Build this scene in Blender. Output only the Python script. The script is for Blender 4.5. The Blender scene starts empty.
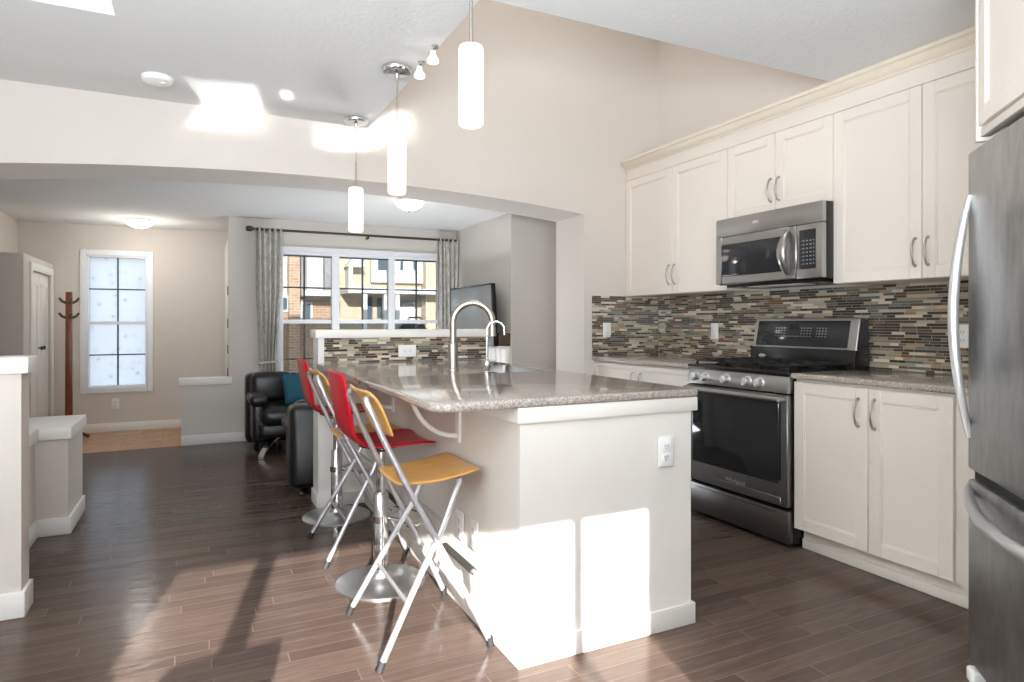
import bpy, bmesh, math, random
from mathutils import Vector, Matrix
random.seed(7)
PI = math.pi
S = bpy.context.scene
COL = S.collection

# ---------------------------------------------------------------- camera, light, exposure
YAW = math.atan(314/643)
cam_d = bpy.data.cameras.new('camera'); cam = bpy.data.objects.new('camera', cam_d); COL.objects.link(cam)
cam.location = (0, 0, 1.175); cam.rotation_euler = (PI/2, 0, -YAW)
cam_d.sensor_fit = 'HORIZONTAL'; cam_d.sensor_width = 36; cam_d.lens = 643/1024*36
cam_d.shift_y = -18.5/1024; cam_d.clip_start = 0.05; cam_d.clip_end = 300
S.camera = cam
S.view_settings.view_transform = 'Standard'; S.view_settings.look = 'None'
S.view_settings.gamma = 1; S.view_settings.use_curve_mapping = False
S.view_settings.exposure = 0.60
S.cycles.use_denoising = True
S.cycles.max_bounces = 10; S.cycles.diffuse_bounces = 6; S.cycles.transmission_bounces = 8
S.cycles.sample_clamp_indirect = 6.0; S.cycles.caustics_reflective = False; S.cycles.caustics_refractive = False

world = bpy.data.worlds.new('sky'); S.world = world; world.use_nodes = True
bg = world.node_tree.nodes['Background']; bg.inputs[0].default_value = (0.80, 0.90, 1.0, 1); bg.inputs[1].default_value = 2.6

SUN_DIR = Vector((0.216, 0.976, -0.312)).normalized()
def lamp(name, kind, loc, energy, color=(1, 1, 1), direction=None, **kw):
    d = bpy.data.lights.new(name, kind); d.energy = energy; d.color = color
    for k, v in kw.items(): setattr(d, k, v)
    o = bpy.data.objects.new(name, d); COL.objects.link(o); o.location = loc
    if direction is not None: o.rotation_euler = Vector(direction).to_track_quat('-Z', 'Y').to_euler()
    return o
lamp('sun', 'SUN', (-4, -20, 8), 15, (1.0, 0.95, 0.90), SUN_DIR, angle=math.radians(0.35))
# added unseen lamp brightening the raised well, which is closed on top
lamp('well_fill', 'AREA', (1.9, 2.9, 4.5), 14, (1.0, 0.98, 0.95), (-0.15, 0.35, -1), shape='RECTANGLE', size=1.2, size_y=0.8)
# added unseen fill lamp behind the camera, aimed up to brighten the ceiling
lamp('ceiling_fill', 'AREA', (-0.35, -0.6, 1.25), 230, (0.88, 0.95, 1.0), (0.05, 0.22, 1), shape='RECTANGLE', size=2.0, size_y=1.2)
# added lamp on the closed left-hand wall, unseen fill for the island side
lamp('side_fill', 'AREA', (-1.56, 1.3, 1.45), 13, (0.88, 0.95, 1.0), (1, 0.25, 0.30), shape='RECTANGLE', size=1.5, size_y=1.3)
# added lamp hidden behind the pony wall, brightening the living-room ceiling and arch
lamp('living_fill', 'AREA', (1.55, 5.6, 0.05), 38, (0.92, 0.96, 1.0), (-0.12, -0.30, 1), shape='RECTANGLE', size=0.5, size_y=1.5)
# added beam lamps standing in for sun glint off the unseen dining table
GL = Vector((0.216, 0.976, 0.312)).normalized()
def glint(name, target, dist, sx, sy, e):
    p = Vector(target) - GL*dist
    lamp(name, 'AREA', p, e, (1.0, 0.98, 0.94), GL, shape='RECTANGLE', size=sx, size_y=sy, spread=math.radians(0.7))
glint('glint_beam', (0.19, 4.10, 2.455), 4.7, 0.34, 0.21, 0.40)
glint('glint_beam', (0.10, 4.22, 2.40), 4.7, 0.26, 0.13, 0.15)
glint('glint_beam', (0.28, 4.22, 2.36), 4.7, 0.16, 0.12, 0.10)
glint('glint_beam', (1.13, 4.12, 2.455), 4.7, 0.36, 0.17, 0.34)
glint('glint_beam', (0.94, 4.22, 2.37), 4.7, 0.52, 0.13, 0.32)
glint('glint_beam', (0.45, 3.81, 2.455), 5.0, 0.05, 0.022, 0.03)
def portal(loc, direction, sx, sy):
    o = lamp('window_portal', 'AREA', loc, 1, direction=direction, shape='RECTANGLE', size=sx, size_y=sy)
    o.data.cycles.is_portal = True
portal((-0.78, 8.30, 1.18), (0, -1, 0), 0.60, 1.45)
portal((1.60, 7.10, 1.18), (0, -1, 0), 1.75, 1.5)
portal((-0.48, -2.85, 1.05), (0, 1, 0), 1.95, 2.0)

# ---------------------------------------------------------------- materials
def lin(c):
    if isinstance(c, str):
        c = c.lstrip('#'); c = [int(c[i:i+2], 16)/255 for i in (0, 2, 4)]
    return tuple((x/12.92 if x <= 0.04045 else ((x+0.055)/1.055)**2.4) for x in c) + (1,)
class NT:
    def __init__(s, name):
        s.m = bpy.data.materials.new(name); s.m.use_nodes = True; s.t = s.m.node_tree
        s.b = s.t.nodes['Principled BSDF']; s.out = s.t.nodes['Material Output']
    def n(s, typ, **kw):
        x = s.t.nodes.new(typ)
        for k, v in kw.items():
            if k == 'op': x.operation = v
            else: setattr(x, k, v)
        return x
    def l(s, a, b): s.t.links.new(a, b)
    def val(s, sock, v):
        if isinstance(v, bpy.types.NodeSocket): s.l(v, sock)
        else: sock.default_value = v
    def math(s, op, a, b=0.0, c=None):
        x = s.n('ShaderNodeMath', op=op); s.val(x.inputs[0], a); s.val(x.inputs[1], b)
        if c is not None: s.val(x.inputs[2], c)
        return x.outputs[0]
    def noise(s, vec=None, scale=5, detail=3, rough=0.5, dim='3D'):
        x = s.n('ShaderNodeTexNoise', noise_dimensions=dim); x.inputs['Scale'].default_value = scale
        x.inputs['Detail'].default_value = detail; x.inputs['Roughness'].default_value = rough
        if vec is not None: s.l(vec, x.inputs['Vector'])
        return x.outputs['Fac']
    def ramp(s, fac, stops, interp='LINEAR'):
        x = s.n('ShaderNodeValToRGB'); x.color_ramp.interpolation = interp; e = x.color_ramp.elements
        while len(e) < len(stops): e.new(0.5)
        for el, (p, c) in zip(e, stops): el.position = p; el.color = lin(c) if not isinstance(c, tuple) or len(c) == 3 else c
        s.l(fac, x.inputs[0]); return x.outputs[0]
    def pos(s): return s.n('ShaderNodeNewGeometry').outputs['Position']
    def obj(s): return s.n('ShaderNodeTexCoord').outputs['Object']
    def mix(s, fac, a, b):
        x = s.n('ShaderNodeMix', data_type='RGBA'); s.val(x.inputs[0], fac)
        s.val(x.inputs[6], a); s.val(x.inputs[7], b); return x.outputs[2]
    def scale(s, vec, xyz):
        x = s.n('ShaderNodeMapping'); s.l(vec, x.inputs[0]); x.inputs['Scale'].default_value = xyz; return x.outputs[0]
    def bump(s, h, strength=0.2, dist=0.01):
        x = s.n('ShaderNodeBump'); x.inputs['Strength'].default_value = strength; x.inputs['Distance'].default_value = dist
        s.l(h, x.inputs['Height']); s.l(x.outputs[0], s.b.inputs['Normal'])
    def set(s, **kw):
        mp = dict(col='Base Color', rough='Roughness', metal='Metallic', spec='Specular IOR Level', coat='Coat Weight',
                  coatr='Coat Roughness', trans='Transmission Weight', ior='IOR', sheen='Sheen Weight', aniso='Anisotropic',
                  ecol='Emission Color', estr='Emission Strength', alpha='Alpha')
        for k, v in kw.items():
            if k in ('col', 'ecol') and not isinstance(v, bpy.types.NodeSocket): v = lin(v)
            s.val(s.b.inputs[mp[k]], v)
        return s
def plain(name, col, rough=0.5, metal=0.0, var=0.04, nscale=6, bump=0.0, bscale=60, **kw):
    """a solid colour with a faint procedural mottling and grain"""
    t = NT(name); p = t.obj()
    c = lin(col)
    f = t.noise(p, nscale, 3)
    a = tuple(x*(1-var) for x in c[:3]) + (1,); b = tuple(min(1, x*(1+var)) for x in c[:3]) + (1,)
    t.set(col=t.mix(f, a, b), rough=rough, metal=metal, **kw)
    if bump: t.bump(t.noise(p, bscale, 4), bump, 0.004)
    return t.m
M = {}
M['wall'] = plain('beige_wall_paint', '#d5cec7', 0.85, var=0.015, bump=0.12, bscale=180)
M['white'] = plain('white_trim_paint', '#eeece8', 0.42, var=0.01)
M['cabinet'] = plain('cream_cabinet_lacquer', '#e6ded5', 0.38, var=0.012)
M['island'] = plain('white_panel_paint', '#e0dbd4', 0.5, var=0.012)
M['crown'] = plain('cream_crown_moulding', '#e3d7c6', 0.42, var=0.012)
M['shadowgap'] = plain('dark_gap', '#3a332c', 0.8)
def ceiling_mat(name, col):
    t = NT(name); p = t.pos(); f = t.noise(p, 42, 5, 0.65)
    r = t.ramp(f, [(0.42, (0, 0, 0)), (0.62, (1, 1, 1))])
    t.set(col=col, rough=0.95); t.bump(r, 0.2, 0.006); return t.m
M['ceiling'] = ceiling_mat('textured_ceiling', '#e0e0df')
def floor_mat():
    t = NT('dark_hardwood_planks'); p = t.pos(); sx = t.n('ShaderNodeSeparateXYZ'); t.l(p, sx.inputs[0])
    W = 0.073
    yr = t.math('DIVIDE', sx.outputs[1], W); row = t.math('FLOOR', yr); fy = t.math('FRACT', yr)
    wn = t.n('ShaderNodeTexWhiteNoise', noise_dimensions='1D'); t.l(row, wn.inputs['W'])
    xo = t.math('ADD', t.math('DIVIDE', sx.outputs[0], 0.95), t.math('MULTIPLY', wn.outputs[0], 7.3))
    colm = t.math('FLOOR', xo); fx = t.math('FRACT', xo)
    cv = t.n('ShaderNodeCombineXYZ'); t.l(row, cv.inputs[0]); t.l(colm, cv.inputs[1])
    w2 = t.n('ShaderNodeTexWhiteNoise', noise_dimensions='2D'); t.l(cv.outputs[0], w2.inputs['Vector'])
    # seams
    ey = t.math('MINIMUM', fy, t.math('SUBTRACT', 1.0, fy)); ex = t.math('MINIMUM', fx, t.math('SUBTRACT', 1.0, fx))
    sy = t.math('LESS_THAN', ey, 0.022); sxm = t.math('LESS_THAN', ex, 0.0026); seam = t.math('MAXIMUM', sy, sxm)
    gv = t.n('ShaderNodeVectorMath', operation='MULTIPLY_ADD'); t.l(p, gv.inputs[0]); gv.inputs[1].default_value = (2.2, 26, 1)
    t.l(cv.outputs[0], gv.inputs[2])
    g = t.noise(gv.outputs[0], 2.2, 6, 0.65)
    tone = t.math('ADD', t.math('MULTIPLY', w2.outputs[0], 0.30), t.math('MULTIPLY', g, 0.80))
    c = t.ramp(tone, [(0.15, '#372c28'), (0.55, '#4c3f39'), (0.95, '#67574e')])
    c = t.mix(seam, c, lin('#685a52')); wear = t.noise(p, 1.7, 4)
    c = t.mix(t.math('MULTIPLY', wear, 0.16), c, lin('#857266'))
    t.set(col=c, rough=t.math('ADD', 0.10, t.math('MULTIPLY', g, 0.14)), spec=0.13)
    wave = t.noise(t.scale(p, (5, 14, 1)), 1.6, 2)
    hgt = t.math('SUBTRACT', t.math('ADD', t.math('MULTIPLY', wave, 1.2), t.math('MULTIPLY', g, 0.25)), t.math('MULTIPLY', seam, 0.6))
    t.bump(hgt, 0.22, 0.006); return t.m
M['floor'] = floor_mat()
def tile_mat():
    t = NT('tan_floor_tile'); p = t.pos(); sx = t.n('ShaderNodeSeparateXYZ'); t.l(p, sx.inputs[0])
    a = t.math('FRACT', t.math('DIVIDE', sx.outputs[0], 0.33)); b = t.math('FRACT', t.math('DIVIDE', sx.outputs[1], 0.33))
    s = t.math('MAXIMUM', t.math('LESS_THAN', a, 0.025), t.math('LESS_THAN', b, 0.025))
    n = t.noise(p, 7, 5)
    c = t.mix(s, t.ramp(n, [(0.3, '#a9825f'), (0.7, '#c49d78')]), lin('#8f7a66')); t.set(col=c, rough=0.35); return t.m
M['tile'] = tile_mat()
def mosaic_mat(axis):
    t = NT('glass_stone_mosaic'); p = t.pos(); sx = t.n('ShaderNodeSeparateXYZ'); t.l(p, sx.inputs[0])
    u = sx.outputs[axis]; z = sx.outputs[2]
    H = 0.0152
    zr = t.math('DIVIDE', z, H); row = t.math('FLOOR', zr); fz = t.math('FRACT', zr)
    wn = t.n('ShaderNodeTexWhiteNoise', noise_dimensions='1D'); t.l(row, wn.inputs['W'])
    wv = t.math('ADD', 0.055, t.math('MULTIPLY', wn.outputs[0], 0.065))
    uo = t.math('ADD', t.math('DIVIDE', u, wv), t.math('MULTIPLY', wn.outputs[0], 31.7))
    # vary the joints inside a row a little
    uo = t.math('ADD', uo, t.math('MULTIPLY', t.math('SINE', t.math('MULTIPLY', uo, 2.1)), 0.28))
    cm = t.math('FLOOR', uo); fu = t.math('FRACT', uo)
    cv = t.n('ShaderNodeCombineXYZ'); t.l(row, cv.inputs[0]); t.l(cm, cv.inputs[1])
    w2 = t.n('ShaderNodeTexWhiteNoise', noise_dimensions='2D'); t.l(cv.outputs[0], w2.inputs['Vector'])
    cols = ['#33281f', '#857562', '#b9ae98', '#4b3a2d', '#6b6d66', '#cbc1ac', '#3d362f', '#6f4c35', '#989282', '#9d866a', '#262321', '#5b6464', '#54453a', '#d6cdbb', '#2f2620', '#aca28e']
    c = t.ramp(w2.outputs[0], [(i/len(cols), k) for i, k in enumerate(cols)], 'CONSTANT')
    ez = t.math('MINIMUM', fz, t.math('SUBTRACT', 1.0, fz)); eu = t.math('MINIMUM', fu, t.math('SUBTRACT', 1.0, fu))
    gr = t.math('MAXIMUM', t.math('LESS_THAN', ez, 0.06), t.math('LESS_THAN', eu, 0.014))
    n = t.noise(p, 90, 3); c = t.mix(t.math('MULTIPLY', n, 0.15), c, lin('#8d8377'))
    c = t.mix(gr, c, lin('#a89e90'))
    t.set(col=c, rough=t.math('ADD', 0.14, t.math('MULTIPLY', gr, 0.6)), spec=0.5)
    t.bump(t.math('SUBTRACT', 1.0, gr), 0.25, 0.002); return t.m
M['mosaic_x'] = mosaic_mat(0); M['mosaic_y'] = mosaic_mat(1)
def quartz_mat():
    t = NT('speckled_grey_quartz'); p = t.pos()
    v = t.n('ShaderNodeTexVoronoi'); v.inputs['Scale'].default_value = 260; t.l(p, v.inputs['Vector'])
    n = t.noise(p, 120, 4, 0.7); sp = t.n('ShaderNodeSeparateColor'); t.l(v.outputs['Color'], sp.inputs[0])
    c = t.ramp(sp.outputs[0], [(0.0, '#80766f'), (0.3, '#9a8f88'), (0.65, '#aea49d'), (0.9, '#c9c1ba')])
    c = t.mix(t.math('MULTIPLY', n, 0.4), c, lin('#8a7f78')); t.set(col=c, rough=0.10, spec=0.55); return t.m
M['quartz'] = quartz_mat()
def steel_mat(name, col, rough, axis=(1, 1, 60), smudge=0.12):
    t = NT(name); p = t.obj(); n = t.noise(t.scale(p, axis), 6, 3); s = t.noise(p, 4.5, 2, 0.5)
    c = lin(col); a = tuple(x*0.86 for x in c[:3]) + (1,)
    t.set(col=t.mix(n, c, a), metal=1.0, rough=t.math('ADD', rough-smudge*0.5, t.math('MULTIPLY', s, smudge)))
    return t.m
M['steel'] = steel_mat('brushed_stainless', '#b5b4b2', 0.34, (40, 1, 40))
def fridge_mat():
    t = NT('smudged_dark_stainless'); p = t.obj()
    s1 = t.noise(t.scale(p, (2, 2, 1)), 3.5, 3, 0.55); s2 = t.noise(t.scale(p, (4, 9, 3)), 4, 3, 0.6)
    f = t.math('ADD', t.math('MULTIPLY', s1, 0.65), t.math('MULTIPLY', s2, 0.35))
    t.set(col=t.ramp(f, [(0.32, '#8f9091'), (0.5, '#adaeaf'), (0.68, '#c6c7c7')]), metal=1.0, rough=t.math('ADD', 0.22, t.math('MULTIPLY', f, 0.28)))
    return t.m
M['fridge'] = fridge_mat()
M['steel_dark'] = steel_mat('dark_stainless', '#8d8c8b', 0.36, (40, 1, 40))
M['handle'] = plain('silver_handle', '#dfe0e2', 0.3, 0.85, var=0.01)
M['chrome'] = plain('chrome', '#d8d9da', 0.09, 1.0, var=0.01)
M['nickel'] = plain('brushed_nickel', '#b9b4ac', 0.36, 1.0, var=0.02)
M['brushed'] = plain('brushed_steel_disc', '#cfd0d0', 0.33, 1.0, var=0.02)
M['silver_tube'] = plain('silver_painted_tube', '#c9cbd0', 0.3, 0.7, var=0.02)
M['blackglass'] = plain('black_glass', '#26272a', 0.06, var=0.02, spec=0.6)
M['enamel'] = plain('black_enamel', '#0d0d0e', 0.22, var=0.05)
M['iron'] = plain('cast_iron', '#171717', 0.55, var=0.1)
M['rubber'] = plain('black_rubber', '#1c1c1d', 0.7, var=0.05)
M['greyrubber'] = plain('grey_foam_sleeve', '#35342f', 0.7, var=0.05)
M['red'] = plain('glossy_red_shell', '#bb1026', 0.28, var=0.03, spec=0.3)
def wood_mat(name, c1, c2, rough=0.35, sc=(3, 22, 22)):
    t = NT(name); p = t.obj(); g = t.noise(t.scale(p, sc), 2.4, 5, 0.6)
    t.set(col=t.ramp(g, [(0.3, c1), (0.7, c2)]), rough=rough); return t.m
M['beech'] = wood_mat('honey_beech_veneer', '#c8924f', '#d9ab69', 0.3)
M['rackwood'] = wood_mat('reddish_brown_wood', '#5f2f16', '#84481f', 0.35, (22, 22, 3))
M['darkwood'] = wood_mat('dark_brown_wood', '#4d3a30', '#64503f', 0.45)
M['diningwood'] = wood_mat('polished_walnut', '#4a3022', '#6a4630', 0.12)
M['leather'] = plain('black_leather', '#131314', 0.34, var=0.1, bump=0.25, bscale=90)
M['teal'] = plain('teal_cushion_fabric', '#1b566a', 0.8, var=0.1, bump=0.2, bscale=200)
M['plastic'] = plain('white_plastic', '#f1f0ee', 0.3, var=0.005)
M['slot'] = plain('outlet_slot', '#5d5a56', 0.6)
M['pvc'] = plain('white_window_vinyl', '#e9ebee', 0.35, var=0.005)
M['muntin'] = plain('dark_muntin_bar', '#3f454e', 0.5)
M['bronze'] = plain('dark_bronze_rod', '#4a423b', 0.4, 0.6)
M['keymark'] = plain('grey_key_print', '#7a7a7a', 0.5)
M['tvglass'] = plain('tv_screen', '#6d6b67', 0.12, var=0.02)
def curtain_mat():
    t = NT('grey_leaf_print_curtain'); p = t.obj()
    w = t.noise(t.scale(p, (9, 9, 7)), 3, 5, 0.7)
    t.set(col=t.ramp(w, [(0.38, '#a9a69e'), (0.55, '#c4c1b9'), (0.7, '#d3d0c9')]), rough=0.9, sheen=0.2); return t.m
M['curtain'] = curtain_mat()
def opal(name, c, e):
    t = NT(name); p = t.obj(); n = t.noise(p, 8, 2); t.set(col='#f4f1ea', rough=0.3, ecol=c)
    t.val(t.b.inputs['Emission Strength'], t.math('ADD', e*0.95, t.math('MULTIPLY', n, e*0.1))); return t.m
M['opal'] = opal('lit_opal_glass', '#fff3e2', 0.58)
M['opal_dim'] = opal('lit_opal_bowl', '#ffe9c8', 1.5)
M['spotglass'] = opal('lit_spot_glass', '#fff4e4', 1.2)
def glass_mat():
    t = NT('window_glass'); gl = t.n('ShaderNodeBsdfGlossy'); gl.inputs['Roughness'].default_value = 0.0
    tr = t.n('ShaderNodeBsdfTransparent'); tr.inputs[0].default_value = (0.50, 0.52, 0.52, 1)
    fr = t.n('ShaderNodeFresnel'); fr.inputs[0].default_value = 1.35
    mx = t.n('ShaderNodeMixShader'); t.l(fr.outputs[0], mx.inputs[0]); t.l(tr.outputs[0], mx.inputs[1]); t.l(gl.outputs[0], mx.inputs[2])
    t.l(mx.outputs[0], t.out.inputs[0]); return t.m
M['glass'] = glass_mat()
def keypad_mat(name, rects, py, pz):
    """black glass with rows of small grey key prints inside the given y/z rectangles"""
    t = NT(name); p = t.pos(); s = t.n('ShaderNodeSeparateXYZ'); t.l(p, s.inputs[0]); y, z = s.outputs[1], s.outputs[2]
    a = t.math('LESS_THAN', t.math('FRACT', t.math('DIVIDE', y, py)), 0.55); b = t.math('LESS_THAN', t.math('FRACT', t.math('DIVIDE', z, pz)), 0.32)
    k = t.math('MULTIPLY', a, b); tot = None
    for y0, y1, z0, z1 in rects:
        q = t.math('MULTIPLY', t.math('MULTIPLY', t.math('GREATER_THAN', y, y0), t.math('LESS_THAN', y, y1)), t.math('MULTIPLY', t.math('GREATER_THAN', z, z0), t.math('LESS_THAN', z, z1)))
        tot = q if tot is None else t.math('MAXIMUM', tot, q)
    t.set(col=t.mix(t.math('MULTIPLY', t.math('MULTIPLY', k, tot), 0.55), lin('#26272a'), lin('#b0b0b0')), rough=0.08); return t.m
def frost_mat():
    t = NT('frosted_patterned_film'); p = t.pos()
    v = t.n('ShaderNodeTexVoronoi'); v.inputs['Scale'].default_value = 11; t.l(p, v.inputs['Vector'])
    n = t.noise(p, 26, 4); f = t.math('ADD', v.outputs['Distance'], t.math('MULTIPLY', n, 0.35))
    c = t.ramp(f, [(0.20, '#a3aab2'), (0.32, '#ced5dd'), (0.6, '#d7dde4')])
    tl = t.n('ShaderNodeBsdfTranslucent'); t.l(c, tl.inputs[0]); df = t.n('ShaderNodeBsdfDiffuse'); t.l(c, df.inputs[0])
    mx = t.n('ShaderNodeMixShader'); mx.inputs[0].default_value = 0.25
    t.l(tl.outputs[0], mx.inputs[1]); t.l(df.outputs[0], mx.inputs[2]); t.l(mx.outputs[0], t.out.inputs[0]); return t.m
M['frost'] = frost_mat()
def brick_mat():
    t = NT('brown_brick'); p = t.pos(); b = t.n('ShaderNodeTexBrick'); t.l(t.scale(p, (1, 1, 1)), b.inputs[0])
    mp = t.n('ShaderNodeMapping'); mp.inputs['Rotation'].default_value = (PI/2, 0, 0); t.l(p, mp.inputs[0]); t.l(mp.outputs[0], b.inputs[0])
    b.inputs['Color1'].default_value = lin('#94735e'); b.inputs['Color2'].default_value = lin('#a98b76'); b.inputs['Mortar'].default_value = lin('#cbb8a2')
    b.inputs['Scale'].default_value = 1; b.inputs['Brick Width'].default_value = 0.24; b.inputs['Row Height'].default_value = 0.08; b.inputs['Mortar Size'].default_value = 0.008
    t.set(col=b.outputs[0], rough=0.9); return t.m
M['brick'] = brick_mat()
def siding_mat(name, col):
    t = NT(name); p = t.pos(); s = t.n('ShaderNodeSeparateXYZ'); t.l(p, s.inputs[0])
    f = t.math('LESS_THAN', t.math('FRACT', t.math('DIVIDE', s.outputs[2], 0.13)), 0.1)
    c = lin(col); t.set(col=t.mix(f, c, tuple(x*0.8 for x in c[:3])+(1,)), rough=0.7); return t.m
M['siding_white'] = siding_mat('white_siding', '#c9c8c4'); M['siding_cream'] = siding_mat('cream_siding', '#bfb09a'); M['siding_grey'] = siding_mat('grey_siding', '#858487')
M['extwhite'] = plain('exterior_white_trim', '#cfcdc9', 0.6); M['extglass'] = plain('dark_window_pane', '#4d5963', 0.15)
M['extdoor'] = plain('navy_front_door', '#39475f', 0.5); M['extroof'] = plain('grey_shingle', '#77706a', 0.9, var=0.2, nscale=30)
M['extground'] = plain('pale_snowy_ground', '#b9b2a6', 0.95, var=0.15); M['grill'] = plain('blue_black_grill_lid', '#3c4654', 0.35)

# ---------------------------------------------------------------- mesh helpers
def origin_of(o):
    p = Vector((0, 0, 0))
    while o is not None: p = p + Vector(o.location); o = o.parent
    return p
class MB:
    def __init__(s): s.bm = bmesh.new()
    def _merge(s, b2):
        me = bpy.data.meshes.new('tmp'); b2.to_mesh(me); b2.free(); s.bm.from_mesh(me); bpy.data.meshes.remove(me)
    def box(s, x0, x1, y0, y1, z0, z1, bev=0.0, seg=2, mat=None):
        b = bmesh.new(); bmesh.ops.create_cube(b, size=1)
        bmesh.ops.scale(b, vec=(abs(x1-x0), abs(y1-y0), abs(z1-z0)), verts=b.verts)
        if bev:
            bev = min(bev, 0.49*min(abs(x1-x0), abs(y1-y0), abs(z1-z0)))
            bmesh.ops.bevel(b, geom=b.edges[:], offset=bev, segments=seg, profile=0.5, affect='EDGES')
        bmesh.ops.translate(b, vec=((x0+x1)/2, (y0+y1)/2, (z0+z1)/2), verts=b.verts)
        if mat is not None: bmesh.ops.transform(b, matrix=mat, verts=b.verts)
        s._merge(b); return s
    def tube(s, pts, r, seg=12, cap=True, closed=False):
        pts = [Vector(p) for p in pts]; n = len(pts); rs = r if isinstance(r, (list, tuple)) else [r]*n
        rings = []; up = None
        for i, p in enumerate(pts):
            if closed: d = pts[(i+1) % n]-pts[i-1]
            else: d = pts[min(i+1, n-1)]-pts[max(i-1, 0)]
            d.normalize()
            if up is None:
                up = d.orthogonal().normalized()
            else:
                up = (up-d*up.dot(d)); up = up.normalized() if up.length > 1e-6 else d.orthogonal().normalized()
            sd = d.cross(up)
            rings.append([s.bm.verts.new(p+(up*math.cos(a)+sd*math.sin(a))*rs[i]) for a in [2*PI*k/seg for k in range(seg)]])
        for i in range(n if closed else n-1):
            A = rings[i]; B = rings[(i+1) % n]
            for k in range(seg): s.bm.faces.new((A[k], A[(k+1) % seg], B[(k+1) % seg], B[k]))
        if cap and not closed:
            s.bm.faces.new(rings[0][::-1]); s.bm.faces.new(rings[-1])
        return s
    def lathe(s, prof, c=(0, 0, 0), seg=32, axis='Z', cap=True):
        c = Vector(c); rings = []
        for r, h in prof:
            ring = []
            for k in range(seg):
                a = 2*PI*k/seg; x, y = r*math.cos(a), r*math.sin(a)
                v = {'Z': Vector((x, y, h)), 'X': Vector((h, x, y)), 'Y': Vector((y, h, x))}[axis]
                ring.append(s.bm.verts.new(c+v))
            rings.append(ring)
        for A, B in zip(rings, rings[1:]):
            for k in range(seg): s.bm.faces.new((A[k], A[(k+1) % seg], B[(k+1) % seg], B[k]))
        if cap:
            s.bm.faces.new(rings[0][::-1]); s.bm.faces.new(rings[-1])
        return s
    def prism(s, poly, a, b, axis='Y', bev=0.0, seg=2):
        """poly: 2-D outline, extruded from a to b along axis (Y: poly is x,z; X: y,z; Z: x,y)"""
        b2 = bmesh.new()
        f = {'Y': lambda p, t: (p[0], t, p[1]), 'X': lambda p, t: (t, p[0], p[1]), 'Z': lambda p, t: (p[0], p[1], t)}[axis]
        A = [b2.verts.new(f(p, a)) for p in poly]; B = [b2.verts.new(f(p, b)) for p in poly]; n = len(poly)
        b2.faces.new(A); b2.faces.new(B[::-1])
        for i in range(n): b2.faces.new((A[i], B[i], B[(i+1) % n], A[(i+1) % n]))
        bmesh.ops.recalc_face_normals(b2, faces=b2.faces[:])
        if bev:
            es = [e for e in b2.edges if len(e.link_faces) == 2 and (e.link_faces[0] in () or e.calc_face_angle(0) > 0.9)]
            bmesh.ops.bevel(b2, geom=es, offset=bev, segments=seg, profile=0.5, affect='EDGES')
        s._merge(b2); return s
    def grid(s, rows):
        vs = [[s.bm.verts.new(p) for p in r] for r in rows]
        for A, B in zip(vs, vs[1:]):
            for k in range(len(A)-1): s.bm.faces.new((A[k], A[k+1], B[k+1], B[k]))
        return s
    def frame(s, x, y0, y1, z0, z1, w, t, axis='X', bev=0.002):
        """a rectangular picture-frame of width w; faces along axis between x and x+t"""
        for (a0, a1, b0, b1) in ((y0, y0+w, z0, z1), (y1-w, y1, z0, z1), (y0+w, y1-w, z0, z0+w), (y0+w, y1-w, z1-w, z1)):
            if axis == 'X': s.box(x, x+t, a0, a1, b0, b1, bev, 1)
            else: s.box(a0, a1, x, x+t, b0, b1, bev, 1)
        return s
    def build(s, name, mat, parent=None, smooth=40, solid=0.0, sub=0):
        bmesh.ops.recalc_face_normals(s.bm, faces=s.bm.faces[:])
        me = bpy.data.meshes.new(name)
        if parent is not None: org = origin_of(parent)
        else:
            xs = [v.co for v in s.bm.verts]
            org = Vector(((min(v.x for v in xs)+max(v.x for v in xs))/2, (min(v.y for v in xs)+max(v.y for v in xs))/2, min(v.z for v in xs)))
        bmesh.ops.translate(s.bm, vec=-org, verts=s.bm.verts)
        s.bm.to_mesh(me); s.bm.free(); me.materials.append(M[mat] if isinstance(mat, str) else mat)
        for p in me.polygons: p.use_smooth = True
        me.set_sharp_from_angle(angle=math.radians(smooth))
        o = bpy.data.objects.new(name, me); COL.objects.link(o)
        if parent is not None: o.parent = parent
        else: o.location = org
        if solid:
            m = o.modifiers.new('thickness', 'SOLIDIFY'); m.thickness = solid; m.offset = 0
        if sub:
            m = o.modifiers.new('smooth', 'SUBSURF'); m.levels = sub; m.render_levels = sub
        return o
def thing(name, label, cat, loc, group=None):
    o = bpy.data.objects.new(name, None); COL.objects.link(o); o.location = loc; o.empty_display_size = 0.1
    return tag(o, label, cat, group)
def tag(o, label, cat, group=None, kind=None):
    o['label'] = label; o['category'] = cat
    if group: o['group'] = group
    if kind: o['kind'] = kind
    return o
def struct(o): o['kind'] = 'structure'; return o
def dup(root, loc, rz=0.0, label=None, group=None):
    kids = {}
    for ob in list(COL.objects):
        if ob.parent is not None: kids.setdefault(ob.parent.name, []).append(ob)
    r = root.copy(); COL.objects.link(r); r.location = loc; r.rotation_euler = (0, 0, rz)
    if label: r['label'] = label
    if group: r['group'] = group
    for ch in kids.get(root.name, []):
        c = ch.copy(); COL.objects.link(c); c.parent = r
        for g in kids.get(ch.name, []):
            d = g.copy(); COL.objects.link(d); d.parent = c
    return r
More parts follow.
